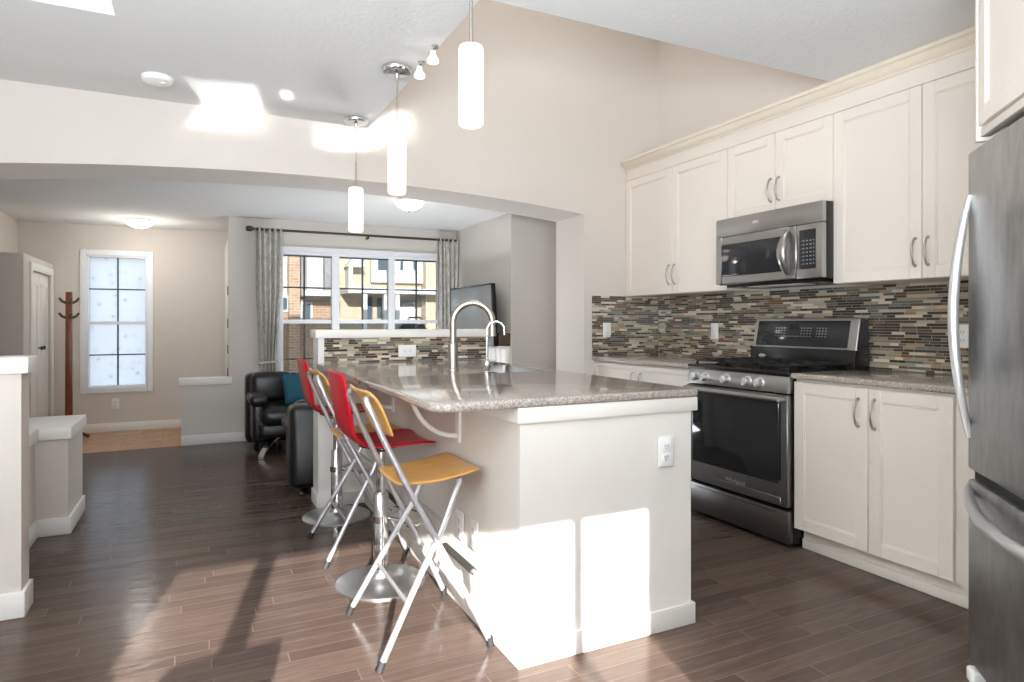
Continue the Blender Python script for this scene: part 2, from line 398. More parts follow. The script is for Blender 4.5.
def lettering(text, size, parent, loc, rot, mat, name='lettering'):
    c = bpy.data.curves.new(name, 'FONT'); c.body = text; c.size = size; c.align_x = 'CENTER'; c.align_y = 'CENTER'; c.extrude = 0.0004
    tmp = bpy.data.objects.new('tmp', c); COL.objects.link(tmp); bpy.context.view_layer.update()
    me = bpy.data.meshes.new_from_object(tmp.evaluated_get(bpy.context.evaluated_depsgraph_get())); bpy.data.objects.remove(tmp); me.name = name
    me.materials.clear(); me.materials.append(M[mat]); o = bpy.data.objects.new(name, me); COL.objects.link(o); o.parent = parent
    o.location = Vector(loc)-origin_of(parent); o.rotation_euler = rot; return o
def arc(cx, cz, r, a0, a1, n): return [(cx+r*math.cos(a0+(a1-a0)*i/n), cz+r*math.sin(a0+(a1-a0)*i/n)) for i in range(n+1)]
def bez(p0, p1, p2, p3, n):
    p0, p1, p2, p3 = map(Vector, (p0, p1, p2, p3)); out = []
    for i in range(n+1):
        t = i/n; out.append(p0*(1-t)**3+p1*3*t*(1-t)**2+p2*3*t*t*(1-t)+p3*t**3)
    return out

# ---------------------------------------------------------------- the setting
CEIL = 2.455; LRC = 2.215; XL, XR = -1.65, 3.40; YB = -2.70; YA, YA2 = 4.22, 4.65; YL = 6.88; YH = 8.10
def cells(xs, ys, z0, z1, skip):
    m = MB()
    for i in range(len(xs)-1):
        for j in range(len(ys)-1):
            if (i, j) not in skip: m.box(xs[i], xs[i+1], ys[j], ys[j+1], z0, z1)
    return m
struct(MB().box(XL, 3.6, YB, YL-0.0, -0.12, 0).build('floor', 'floor'))
struct(MB().box(XL, 0.45, YL, YH+0.02, -0.12, 0.001).build('floor_entry_tile', 'tile'))
# kitchen ceiling with the square well over the cabinets and a small recess
xs = [XL, -0.95, -0.31, 1.005, XR+0.15]; ys = [YB, 2.33, 2.45, 3.135, YA+0.02]
skip = {(1, 2)} | {(3, 1), (3, 2), (3, 3)}
struct(cells(xs, ys, CEIL, CEIL+0.14, skip).build('ceiling', 'ceiling'))
w = MB(); w.box(0.86, 1.005, 2.2, YA+0.02, CEIL+0.14, 4.7); w.box(1.005, XR, 2.19, 2.33, CEIL+0.14, 4.7)
struct(w.build('wall_well', 'wall'))
struct(MB().box(0.86, XR+0.15, 2.19, YA+0.4, 4.7, 4.85).build('ceiling_well', 'ceiling'))
w = MB()
w.box(-1.0, -0.95, 2.40, 3.185, CEIL+0.14, 3.3); w.box(-0.31, -0.26, 2.40, 3.185, CEIL+0.14, 3.3)
w.box(-0.95, -0.31, 2.40, 2.45, CEIL+0.14, 3.3); w.box(-0.95, -0.31, 3.135, 3.185, CEIL+0.14, 3.3); w.box(-1.0, -0.26, 2.40, 3.185, 3.3, 3.35)
struct(w.build('wall_recess', 'wall'))
struct(MB().box(XL, 3.6, YA2-0.05, YH+0.2, LRC, LRC+0.16).build('ceiling_living', 'ceiling'))
struct(MB().box(XL-0.15, 3.7, YA2-0.05, YH+0.35, LRC+0.16, 4.9).build('roof', 'extroof'))
# outer walls
struct(MB().box(XL-0.15, XL, YB-0.15, YH+0.2, -0.12, 4.85).build('wall_left', 'wall'))
struct(MB().box(XR, XR+0.15, YB-0.15, YL, -0.12, 4.85).build('wall_right', 'wall'))
w = MB()   # wall behind the camera, with the patio glazing in it
w.box(XL, -1.46, YB-0.15, YB, -0.12, 4.85); w.box(0.49, XR, YB-0.15, YB, -0.12, 4.85); w.box(-1.46, 0.49, YB-0.15, YB, 2.0, 4.85)
struct(w.build('wall_back', 'wall'))
w = MB(); w.box(-1.10, -1.02, YB-0.10, YB-0.05, 0.0, 2.0); w.box(0.15, 0.19, YB-0.10, YB-0.05, 0.0, 2.0); w.box(-1.46, 0.49, YB-0.1, YB-0.05, 0.0, 0.06)
wd = struct(w.build('window_3', 'pvc'))
wd.name = 'window_3'
# wall with the wide shallow arch
def arch_z(x): return 2.106-0.0284*(x-0.85)**2
w = MB(); n = 40; x0, x1 = -1.06, 2.68
w.box(XL, x0, YA, YA2, 0, 4.85); w.box(x1, XR+0.15, YA, YA2, 0, 4.85)
A = []
for i in range(n+1):
    x = x0+(x1-x0)*i/n; A.append([(x, YA, 4.85), (x, YA, arch_z(x)), (x, YA2, arch_z(x)), (x, YA2, 4.85)])
w.grid(A); struct(w.build('wall_arch', 'wall', smooth=30))
# living-room end wall with the big window, bump-out of the entry
wx0, wx1, wz0, wz1 = 0.748, 2.468, 0.44, 1.90
w = MB(); t0, t1 = YL, YL+0.16
w.box(0.273, wx0, t0, t1, 0, LRC); w.box(wx1, 3.6, t0, t1, 0, LRC); w.box(wx0, wx1, t0, t1, 0, wz0); w.box(wx0, wx1, t0, t1, wz1, LRC)
w.box(-0.145, 0.273, t0, t0+0.12, 0, 0.575)
struct(w.build('wall_living', 'wall'))
struct(MB().box(-0.165, 0.30, YL-0.02, YL+0.14, 0.575, 0.640, 0.004).build('trim_1', 'white'))
hx0, hx1, hz0, hz1 = -1.062, -0.500, 0.478, 1.893
w = MB(); w.box(XL, hx0, YH, YH+0.15, 0, LRC); w.box(hx1, 0.5, YH, YH+0.15, 0, LRC); w.box(hx0, hx1, YH, YH+0.15, 0, hz0); w.box(hx0, hx1, YH, YH+0.15, hz1, LRC)
struct(w.build('wall_entry', 'wall'))
struct(MB().box(0.297, 0.45, YL+0.16, YH, 0, LRC).build('wall_entry_side', 'wall'))
# front door in the entry's side wall, seen edge-on
d1 = struct(MB().frame(0.275, 7.05, 8.08, 0.0, 2.03, 0.07, 0.022).build('door_1', 'white'))
MB().box(0.282, 0.296, 7.12, 8.01, 0.01, 1.96).build('door_leaf', 'white', d1)
m = MB()
for z in (0.62, 0.86, 1.12, 1.45): m.box(0.266, 0.277, 7.09, 7.12, z, z+0.09, 0.003)
m.build('hinge', 'bronze', d1)
# closet block
CX = -1.354
w = MB(); w.box(XL, CX, 6.84, 6.94, 0, 1.775); w.box(XL, CX-0.06, 6.94, YH, 1.70, 1.775); w.box(CX-0.06, CX, 6.94, 7.12, 0, 1.775); w.box(CX-0.06, CX, 7.98, YH, 0, 1.775); w.box(CX-0.06, CX, 7.12, 7.98, 1.66, 1.775)
struct(w.build('wall_closet', 'wall'))
m = MB(); y0, y1, zt = 7.05, 8.04, 1.72
m.box(CX, CX+0.018, y0, y0+0.07, 0, zt, 0.003); m.box(CX, CX+0.018, y1-0.07, y1, 0, zt, 0.003); m.box(CX, CX+0.018, y0+0.07, y1-0.07, zt-0.07, zt, 0.003)
d2 = struct(m.build('door_2', 'white'))
for a, b in ((7.125, 7.55), (7.555, 7.975)):
    m = MB(); m.box(CX-0.045, CX-0.02, a, b, 0.01, 1.65, 0.003)
    for zz0, zz1 in ((0.12, 0.70), (0.82, 1.55)): m.frame(CX-0.02, a+0.07, b-0.07, zz0, zz1, 0.03, 0.006)
    lf = m.build('door_leaf', 'white', d2)
    MB().lathe([(0.006, 0), (0.007, 0.02), (0.018, 0.026), (0.020, 0.036), (0.010, 0.042)], (CX-0.02, 7.50 if a < 7.3 else 7.61, 0.93), 14, 'X').build('door_knob', 'bronze', lf)
# fireplace block to the right of the living room
struct(MB().box(2.648, XR, 5.44, YL, 0, LRC).build('wall_fireplace', 'wall'))
m = MB(); m.box(2.615, 2.648, 5.46, 6.55, 0, 0.95, 0.003)
for k in range(9): m.box(2.606, 2.616, 5.47+k*0.12, 5.47+k*0.12+0.105, 0.02, 0.93, 0.004)
struct(m.build('trim_2', 'white'))
tag(MB().box(2.53, 2.647, 5.455, 6.55, 0.955, 1.075, 0.004).build('mantel_shelf', 'darkwood'), 'dark brown wood mantel shelf on the fireplace wall below the television', 'mantel')
m = MB().frame(XL, 0.5, 2.1, 0.75, 2.15, 0.07, 0.03, 'X'); struct(m.build('side_fill_frame', 'pvc'))  # added unseen frame round the side fill lamp; the wall has no opening
# half walls by the stair
m = MB(); m.box(XL, -0.634, 3.165, 3.30, 0, 0.972); struct(m.build('wall_stair_near', 'wall'))
struct(MB().box(XL, -0.607, 3.145, 3.32, 0.972, 1.037, 0.004).build('trim_3', 'white'))
m = MB(); m.box(-1.0, -0.80, 3.30, 4.30, 0, 0.53); m.box(-1.0, -0.65, 4.30, 4.80, 0, 0.53); struct(m.build('wall_stair_low', 'wall'))
m = MB(); m.box(-1.0, -0.780, 3.32, 4.281, 0.53, 0.596, 0.003); m.box(-1.0, -0.632, 4.281, 4.82, 0.53, 0.596, 0.004); struct(m.build('trim_4', 'white'))
# baseboards
def base(name, *boxes, h=0.095):
    m = MB()
    for (a, b, c, d) in boxes:
        m.box(a, b, c, d, 0.001, h, 0.004); 
    return struct(m.build(name, 'white'))
base('baseboard_stair', (XL, -0.619, 3.150, 3.165), (-0.634, -0.619, 3.165, 3.30), h=0.105)
base('baseboard_stair_low', (-0.815, -0.635, 4.285, 4.30), (-0.65, -0.635, 4.30, 4.80), (-0.80, -0.785, 3.30, 4.285))
base('baseboard_living', (-0.145, 2.64, YL-0.014, YL))
base('baseboard_entry', (CX+0.02, 0.31, YH-0.014, YH))
base('baseboard_arch', (2.666, 2.68, YA, YA2), (2.68, 2.755, YA-0.014, YA))
base('baseboard_fireplace', (2.66, XR, 5.426, 5.44))
base('baseboard_back', (XL, -1.5, YB, YB+0.014), (0.5, XR, YB, YB+0.014))

# hall window
def win_frame(name, x0, x1, z0, z1, y, casing, outer):
    m = MB(); m.frame(y-0.018, x0-casing, x1+casing, z0-casing, z1+casing, casing, 0.018, 'Y', 0.004)
    m.frame(y, x0, x1, z0, z1, outer, 0.10, 'Y', 0.002)
    return m
m = win_frame('window_1', hx0, hx1, hz0, hz1, YH, 0.057, 0.018); zm = 1.175
m.box(hx0+0.018, hx1-0.018, YH+0.03, YH+0.07, zm-0.02, zm+0.012)
w1 = struct(m.build('window_1', 'pvc'))
MB().box(hx0+0.018, hx1-0.018, YH+0.060, YH+0.066, hz0+0.018, hz1-0.018).build('pane', 'frost', w1)
m = MB(); cxm = (hx0+hx1)/2
m.box(cxm-0.008, cxm+0.008, YH+0.048, YH+0.0585, hz0+0.018, hz1-0.018)
for z in ((hz0+zm)/2, (hz1+zm)/2): m.box(hx0+0.018, hx1-0.018, YH+0.048, YH+0.0585, z-0.007, z+0.007)
m.build('muntin', 'muntin', w1)
# living-room window: three bays
m = win_frame('window_2', wx0, wx1, wz0, wz1, YL, 0.05, 0.03)
def lx(u):
    a = (u-512)/643; return YL*((math.sin(YAW)+math.cos(YAW)*a)/(math.cos(YAW)-math.sin(YAW)*a))
b1 = (lx(332.3), lx(339.5)); b2 = (lx(389), lx(395))
for a, b in (b1, b2): m.box(a, b, YL+0.01, YL+0.10, wz0+0.03, wz1-0.03)
m.box(wx0+0.03, wx1-0.03, YL+0.03, YL+0.10, 1.165, 1.205)
w2 = struct(m.build('window_2', 'pvc'))
bays = [(wx0+0.03, b1[0]), (b1[1], b2[0]), (b2[1], wx1-0.03)]
for a, b in bays:
    MB().box(a, b, YL+0.060, YL+0.064, wz0+0.03, 1.165).build('pane', 'glass', w2)
    MB().box(a, b, YL+0.060, YL+0.064, 1.205, wz1-0.03).build('pane', 'glass', w2)
m = MB()
for (a, b), u in zip(bays, (305, 363.5, 417.6)):
    c = lx(u); m.box(c-0.009, c+0.009, YL+0.045, YL+0.058, wz0+0.03, 1.165); m.box(c-0.009, c+0.009, YL+0.045, YL+0.058, 1.205, wz1-0.03)
    for z in (1.535, 0.80): m.box(a, b, YL+0.045, YL+0.058, z-0.008, z+0.008)
    m.box(a, b, YL+0.045, YL+0.058, wz1-0.045, wz1-0.03)
m.build('muntin', 'muntin', w2)

# ---------------------------------------------------------------- outside, across the street
struct(MB().box(-30, 40, YH+0.2, 60, -1.6, -1.4).build('ground', 'extground'))
def extwin(par, x0, x1, z0, z1, y):
    f = MB().frame(y-0.05, x0-0.06, x1+0.06, z0-0.06, z1+0.06, 0.06, 0.06, 'Y', 0).build('window', 'extwhite', par)
    MB().box(x0, x1, y-0.03, y-0.01, z0, z1).build('pane', 'extglass', f)
FY = 20.0
def fx(u, y=FY):
    a = (u-512)/643; return y*((math.sin(YAW)+math.cos(YAW)*a)/(math.cos(YAW)-math.sin(YAW)*a))
def fz(u, v, y=FY):
    a = (u-512)/643; d = y/(math.cos(YAW)-math.sin(YAW)*a); return 1.175+(322.5-v)/643*d
hA = thing('townhouse', 'brown brick and white sided townhouse across the street', 'house', (2, FY+2, -1.4))
MB().box(-2.0, fx(333), FY, FY+5, -1.4, 4.6).build('wall', 'siding_white', hA)
MB().prism([(-2.4, 4.6), (fx(333), 4.6), (0.6, 6.4)], FY-0.3, FY+5, 'Y').build('roof', 'extroof', hA)
MB().box(fx(287), fx(297.5), FY-0.5, FY, -1.4, 4.0).build('pier', 'brick', hA)
MB().box(fx(298), fx(306), FY-0.12, FY, fz(300, 296), 4.2).build('recess_panel', 'siding_grey', hA)
MB().box(-2, fx(333), FY-0.25, FY, -1.4, fz(300, 300)).build('brick_base', 'brick', hA)
MB().box(fx(323), fx(333), FY-0.3, FY, fz(328, 296), 4.2).build('side_panel', 'siding_grey', hA)
MB().box(fx(299), fx(332), FY-1.1, FY-0.1, fz(310, 297), fz(310, 292)).build('porch_roof', 'extwhite', hA)
extwin(hA, fx(301), fx(309), fz(305, 319), fz(305, 304), FY-0.25)
extwin(hA, fx(279), fx(286), fz(283, 310), fz(283, 298), FY-0.25)
hB = thing('townhouse', 'cream sided townhouse with white porch band across the street', 'house', (6, FY+2, -1.4))
MB().box(fx(335), 11, FY, FY+6, -1.4, 4.9).build('wall', 'siding_cream', hB)
MB().prism([(fx(335), 4.9), (11.3, 4.9), (7.2, 7.2)], FY-0.3, FY+6, 'Y').build('roof', 'extroof', hB)
MB().box(fx(370), fx(421), FY-0.2, FY, fz(390, 283), 4.5).build('white_bay', 'siding_white', hB)
gab = MB().prism([(fx(343), fz(350, 268)), (fx(362), fz(350, 268)), (fx(352), fz(350, 255))], FY-0.6, FY, 'Y').build('gable', 'extwhite', hB)
MB().box(fx(345), fx(349), FY-0.55, FY, fz(350, 290), fz(350, 268)).build('column', 'extwhite', hB)
MB().box(fx(340), 10.5, FY-1.2, FY, fz(380, 295), fz(380, 290)).build('porch_roof', 'extwhite', hB)
extwin(hB, fx(376), fx(386), fz(380, 271), fz(380, 261), FY-0.2)
extwin(hB, fx(398), fx(401), fz(400, 271), fz(400, 262), FY-0.2)
extwin(hB, fx(411), fx(414), fz(412, 271), fz(412, 262), FY-0.2)
MB().box(fx(364.5), fx(372), FY-0.06, FY, fz(368, 322), fz(368, 297)).build('door', 'extdoor', hB)
for u in (355, 375, 386): MB().box(fx(u), fx(u+4), FY-1.1, FY-0.9, -1.4, fz(u, 295)).build('column', 'extwhite', hB)
MB().box(fx(377), fx(384), FY-0.05, FY, fz(380, 318), fz(380, 298)).build('sidelight', 'extglass', hB)
MB().box(fx(396), fx(416), FY-0.05, FY, -1.4, fz(405, 300)).build('garage_door', 'extwhite', hB)
MB().box(fx(396), fx(416), FY-0.08, FY-0.05, fz(405, 307), fz(405, 300)).build('garage_panel', 'siding_grey', hB)
MB().box(fx(421), fx(435), FY-0.5, FY, -1.4, 4.7).build('wall_wing', 'siding_cream', hB)
# barbecue on the porch just outside
struct(MB().box(0.52, 3.6, YL+0.20, 8.9, -1.4, 0.25).build('porch_slab', 'extground'))
gy = 7.75
def gx(u): return fx(u, gy)
g = thing('barbecue_grill', 'dark blue black barbecue lid with arched handle outside the window', 'barbecue', ((gx(395)+gx(421))/2, gy, 0.25))
MB().prism([(gx(394), 0.95), (gx(422), 0.95), (gx(422), 1.09), (gx(419), fz(400, 324, gy)), (gx(398), fz(400, 324, gy)), (gx(394), 1.09)], gy-0.2, gy+0.25, 'Y', 0.01).build('lid', 'grill', g)
MB().box(gx(395), gx(421), gy-0.18, gy+0.22, 0.25, 0.95, 0.01).build('cart', 'grill', g)
hz = fz(410, 317.5, gy); MB().tube([(gx(406), gy-0.1, fz(405, 325, gy)), (gx(406), gy-0.1, hz-0.015), (gx(407), gy-0.1, hz), (gx(417.5), gy-0.1, hz), (gx(419.5), gy-0.1, hz-0.02), (gx(420), gy-0.1, fz(420, 326, gy))], 0.011, 8).build('handle', 'bronze', g)

# ---------------------------------------------------------------- kitchen cabinets
def shaker(par, name, xf, y0, y1, z0, z1, handle_y=None, handle_z=None, rail=0.058, mat='cabinet', t=0.02, gap=0.0018):
    """a shaker door facing -X with its outer face at xf"""
    y0, y1, z0, z1 = y0+gap, y1-gap, z0+gap, z1-gap
    m = MB(); m.frame(xf, y0, y1, z0, z1, rail, t, 'X', 0.0018)
    m.box(xf+0.008, xf+t-0.002, y0+rail-0.003, y1-rail+0.003, z0+rail-0.003, z1-rail+0.003)
    # small inner bead
    m.frame(xf+0.004, y0+rail-0.001, y1-rail+0.001, z0+rail-0.001, z1-rail+0.001, 0.008, 0.006, 'X', 0.0015)
    d = m.build(name, mat, par)
    if handle_y is not None:
        a, b = handle_z; c = (a+b)/2
        pts = [(xf, handle_y, a), (xf-0.013, handle_y, a+0.001)] + [(xf-0.013-0.019*math.sin(PI*i/10), handle_y, a+(b-a)*i/10) for i in range(1, 10)] + [(xf-0.013, handle_y, b-0.001), (xf, handle_y, b)]
        MB().tube(pts, 0.0048, 10).lathe([(0.008, -0.003), (0.008, 0.0)], (xf, handle_y, a), 12, 'X').lathe([(0.008, -0.003), (0.008, 0.0)], (xf, handle_y, b), 12, 'X').build('handle', 'nickel', d)
    return d
XU = 3.07
def upper(label, y0, ym, y1, z0, z1, hz, hin=0.03, group=None):
    t = thing('upper_cabinet', label, 'cabinet', (3.23, (y0+y1)/2, z0), group)
    MB().box(XU+0.021, XR-0.003, y0+0.001, y1-0.001, z0, z1).build('carcass', 'cabinet', t)
    shaker(t, 'door', XU, y0, ym, z0, z1, ym-hin, hz); shaker(t, 'door', XU, ym, y1, z0, z1, ym+hin, hz)
    return t
upper('tall pair of cream wall cabinet doors in the corner beside the arch', 3.122, 3.658, YA-0.003, 1.383, 2.30, (1.453, 1.591))
upper('short pair of cream wall cabinet doors directly above the microwave', 2.351, 2.738, 3.122, 1.830, 2.30, (1.895, 2.03))
upper('tall pair of cream wall cabinet doors beside the fridge', 1.421, 1.878, 2.351, 1.383, 2.30, (1.445, 1.575))
# fascia and crown moulding
cr = thing('crown_moulding', 'cream crown moulding and fascia running over the wall cabinets', 'crown moulding', (3.2, 2.8, 2.30))
MB().box(XU+0.004, XU+0.03, 1.421, YA-0.005, 2.302, 2.42).build('fascia', 'cabinet', cr)
p = [(XU+0.03, 2.385), (XU-0.004, 2.385), (XU-0.006, 2.398), (XU-0.016, 2.402), (XU-0.030, 2.416), (XU-0.040, 2.432), (XU-0.054, 2.437), (XU-0.056, CEIL-0.001), (XU+0.03, CEIL-0.001)]
b = MB(); b.bm.free(); b.bm = bmesh.new()
ra = [(x, 1.421, z) for x, z in p]; rb = [(x, YA-0.005, z) for x, z in p]
b.grid([ra+[ra[0]], rb+[rb[0]]]); b.build('crown', 'crown', cr, smooth=25)
MB().box(XU+0.03, XR-0.003, 1.421, YA-0.005, 2.32, 2.34).build('dust_panel', 'cabinet', cr)
# base cabinets
XB = 2.77
bc = thing('base_cabinet', 'cream two door base cabinet between the stove and the fridge', 'cabinet', (3.1, 1.95, 0))
MB().box(XB+0.021, XR-0.003, 1.50, 2.350, 0.112, 0.884).box(2.845, XR-0.003, 1.50, 2.350, 0.0, 0.112).build('carcass', 'cabinet', bc)
shaker(bc, 'door', XB, 1.940, 2.350, 0.112, 0.872, 1.988, (0.692, 0.818)); shaker(bc, 'door', XB, 1.567, 1.940, 0.112, 0.872, 1.908, (0.69, 0.822))
MB().prism([(1.50, 0.002), (1.565, 0.112), (1.565, 0.884), (1.44, 0.884), (1.44, 0.002)], 2.80, 2.85, 'X').build('filler_panel', 'cabinet', bc)
MB().box(2.832, 2.845, 1.50, 2.350, 0.001, 0.05, 0.003).build('toe_strip', 'cabinet', bc)
bf = thing('base_cabinet', 'white base cabinet in the corner between the stove and the arch', 'cabinet', (3.1, 3.66, 0))
MB().box(XB+0.021, XR-0.003, 3.128, YA-0.003, 0.112, 0.884).box(2.845, XR-0.003, 3.128, YA-0.003, 0.0, 0.112).build('carcass', 'cabinet', bf)
for a, b in ((3.128, 3.668), (3.668, YA-0.003)):
    dr = shaker(bf, 'drawer', XB, a, b, 0.72, 0.872, rail=0.03)
    c = 3.668-0.045 if a < 3.5 else 3.668+0.045
    MB().tube([(XB, c, 0.76), (XB-0.02, c, 0.762), (XB-0.028, c, 0.79), (XB-0.02, c, 0.818), (XB, c, 0.82)], 0.005, 8).build('handle', 'nickel', dr)
    shaker(bf, 'door', XB, a, b, 0.112, 0.72)
def slab(label, poly, z0=0.885, z1=0.915, bev=0.009):
    return tag(MB().prism(poly, z0, z1, 'Z', bev, 3).build('countertop', 'quartz', smooth=50), label, 'countertop')
slab('speckled grey brown countertop over the base cabinet beside the fridge', [(2.745, 1.44), (XR-0.002, 1.44), (XR-0.002, 2.352), (2.745, 2.352)])
slab('speckled grey brown countertop in the corner between stove and arch', [(2.745, 3.126), (XR-0.002, 3.126), (XR-0.002, YA-0.002), (2.745, YA-0.002)])
# backsplash
tag(MB().box(XR-0.010, XR-0.001, 1.35, YA-0.009, 0.916, 1.383).build('tile_backsplash', 'mosaic_y'), 'mosaic tile backsplash behind the stove, below the wall cabinets', 'backsplash')
tag(MB().box(2.752, XR-0.001, YA-0.009, YA-0.001, 0.916, 1.383).build('tile_backsplash', 'mosaic_x'), 'mosaic tile backsplash on the end wall beside the arch', 'backsplash')
# outlets and switches
def plate(label, cat, c, normal, slots=1, w=0.072, h=0.115, horiz=False, name='wall_outlet'):
    """a cover plate centred on c, facing along normal ('-X' or '-Y')"""
    t = thing(name, label, cat, c)
    W, H = (h, w) if horiz else (w*(1 if slots < 3 else 1.6), h)
    def bx(m, a0, a1, b0, b1, d0, d1, bev=0.002):
        if normal == '-X': m.box(c[0]-d1, c[0]-d0, c[1]+a0, c[1]+a1, c[2]+b0, c[2]+b1, bev)
        else: m.box(c[0]+a0, c[0]+a1, c[1]-d1, c[1]-d0, c[2]+b0, c[2]+b1, bev)
        return m
    bx(MB(), -W/2, W/2, -H/2, H/2, 0.0, 0.006, 0.0025).build('cover_plate', 'plastic', t)
    if cat == 'switch':
        bx(MB(), -0.017, 0.017, -0.033, 0.033, 0.005, 0.009, 0.002).build('rocker', 'plastic', t)
    else:
        for s in (-1, 1):
            o = 0.021*s
            if horiz: f = bx(MB(), o-0.016, o+0.016, -0.016, 0.016, 0.005, 0.008, 0.003).build('socket', 'plastic', t)
            else: f = bx(MB(), -0.017, 0.017, o-0.015, o+0.015, 0.005, 0.008, 0.003).build('socket', 'plastic', t)
            m = MB()
            for q in (-0.0065, 0.0065):
                if horiz: bx(m, o-0.005, o+0.005, q-0.0012, q+0.0012, 0.0078, 0.0085, 0)
                else: bx(m, q-0.0012, q+0.0012, o-0.004, o+0.006, 0.0078, 0.0085, 0)
            if not horiz: bx(m, -0.002, 0.002, o-0.011, o-0.007, 0.0078, 0.0085, 0)
            m.build('slots', 'slot', f)
    return t
plate('white switch plate on the mosaic of the end wall beside the arch', 'switch', (2.884, YA-0.009, 1.116), '-Y', name='wall_switch')
plate('white switch plate on the mosaic just beside the stove', 'switch', (XR-0.010, 3.566, 1.113), '-X', name='wall_switch')
plate('white outlet on the mosaic half hidden by the fridge handle', 'outlet', (XR-0.010, 1.873, 1.108), '-X')
plate('white outlet high on the sunlit end panel of the island', 'outlet', (1.599, 1.945, 0.685), '-Y')
plate('white outlet low on the island side, closer to the dark footrest', 'outlet', (0.974, 2.326, 0.343), '-X')
plate('white outlet low on the island side, half behind the stool leg', 'outlet', (0.974, 2.478, 0.340), '-X')
plate('white sideways outlet on the mosaic above the island worktop', 'outlet', (1.264, 4.196, 0.985), '-Y', horiz=True, w=0.08, h=0.122)
plate('white outlet low on the entry wall below the frosted window', 'outlet', (-0.80, YH-0.001, 0.30), '-Y')

# ---------------------------------------------------------------- range
ry0, ry1 = 2.358, 3.120; RX = 2.74
r = thing('gas_range', 'stainless steel gas range with black cooktop and five knobs', 'stove', (3.05, (ry0+ry1)/2, 0))
MB().box(RX+0.035, XR-0.02, ry0, ry1, 0.02, 0.885).box(RX+0.08, XR-0.1, ry0+0.02, ry1-0.02, 0.0, 0.03).build('body', 'enamel', r)
# drawer
d = MB().box(RX, RX+0.04, ry0+0.002, ry1-0.002, 0.025, 0.195, 0.004).build('drawer', 'steel_dark', r)
MB().box(RX-0.002, RX+0.01, ry0+0.08, ry1-0.08, 0.172, 0.184, 0.002).build('drawer_grip', 'steel_dark', d)
# oven door
m = MB(); m.frame(RX-0.005, ry0+0.002, ry1-0.002, 0.215, 0.795, 0.045, 0.045, 'X', 0.003); m.box(RX-0.004, RX+0.039, ry0+0.046, ry1-0.046, 0.259, 0.345)
od = m.build('oven_door', 'steel_dark', r)
MB().box(RX-0.008, RX+0.03, ry0+0.055, ry1-0.045, 0.325, 0.765, 0.012, 3).build('oven_window', 'blackglass', od)
pts = [(RX-0.005, ry0+0.03, 0.772), (RX-0.045, ry0+0.03, 0.776)] + [(RX-0.05-0.012*math.sin(PI*i/10), ry0+0.03+(ry1-ry0-0.06)*i/10, 0.777) for i in range(1, 10)] + [(RX-0.045, ry1-0.03, 0.776), (RX-0.005, ry1-0.03, 0.772)]
MB().tube(pts, 0.014, 12).build('oven_handle', 'steel', od)
lettering('Whirlpool', 0.036, od, (RX-0.0062, 2.72, 0.275), (PI/2, 0, -PI/2), 'handle')
# control strip and knobs
cp = MB().prism([(RX-0.004, 0.805), (RX+0.05, 0.805), (RX+0.05, 0.895), (RX+0.014, 0.895)], ry0+0.002, ry1-0.002, 'Y', 0.003).build('control_strip', 'steel', r)
for ky in (3.045, 2.965, 2.795, 2.635, 2.548):
    k = MB().lathe([(0.031, 0.012), (0.031, -0.004), (0.024, -0.008), (0.0225, -0.034), (0.019, -0.038), (0.001, -0.038)], (RX+0.006, ky, 0.848), 24, 'X').box(RX-0.036, RX-0.022, ky-0.005, ky+0.005, 0.826, 0.870, 0.002).build('knob', 'handle', r)
# cooktop
ct = MB().box(RX+0.002, XR-0.06, ry0-0.003, ry1+0.003, 0.893, 0.918, 0.008, 3).build('cooktop', 'enamel', r)
for gy0 in (ry0+0.03, ry0+0.29, ry0+0.525):
    m = MB(); gy1 = gy0+0.215; gx0, gx1 = RX+0.05, XR-0.15; z0, z1 = 0.938, 0.95
    m.box(gx0, gx1, gy0, gy0+0.012, z0, z1, 0.003); m.box(gx0, gx1, gy1-0.012, gy1, z0, z1, 0.003)
    m.box(gx0, gx0+0.012, gy0, gy1, z0, z1, 0.003); m.box(gx1-0.012, gx1, gy0, gy1, z0, z1, 0.003); cmid = (gy0+gy1)/2; m.box(gx0, gx1, cmid-0.006, cmid+0.006, z0, z1, 0.003)
    for q in (0.25, 0.5, 0.75): xx = gx0+(gx1-gx0)*q; m.box(xx-0.006, xx+0.006, gy0, gy1, z0, z1, 0.003)
    for ax in (gx0+0.006, gx1-0.006):
        for ay in (gy0+0.006, gy1-0.006): m.box(ax-0.006, ax+0.006, ay-0.006, ay+0.006, 0.916, z0)
    m.build('grate', 'iron', r)
for bx_, by_ in ((2.90, 2.50), (3.14, 2.50), (3.02, 2.74), (2.90, 2.98), (3.14, 2.98)):
    MB().lathe([(0.05, 0.917), (0.05, 0.926), (0.036, 0.927), (0.036, 0.936), (0.001, 0.937)], (bx_, by_, 0), 20).build('burner', 'iron', r)
# backguard
bgd = MB().prism([(XR-0.155, 0.90), (XR-0.02, 0.90), (XR-0.02, 1.02), (XR-0.138, 1.02)], ry0-0.003, ry1-0.016, 'Y', 0.004).build('backguard_base', 'enamel', r)
MB().lathe([(0.001, -0.004), (0.018, -0.003), (0.02, 0)], (0, 0, 0), 20, 'X')
bb = MB().prism([(XR-0.128, 1.012), (XR-0.030, 1.012), (XR-0.030, 1.195), (XR-0.055, 1.202), (XR-0.090, 1.202)], ry0+0.004, ry1-0.016, 'Y', 0.006, 3).build('backguard', 'steel', r)
def onbg(z, o): return XR-0.128+0.038*(z-1.012)/0.19-o
m = MB(); m.bm.free(); m.bm = bmesh.new()
m.prism([(onbg(1.030, 0.003), 1.030), (onbg(1.030, -0.01), 1.030), (onbg(1.185, -0.01), 1.185), (onbg(1.185, 0.003), 1.185)], ry0+0.060, ry1-0.045, 'Y', 0.001)
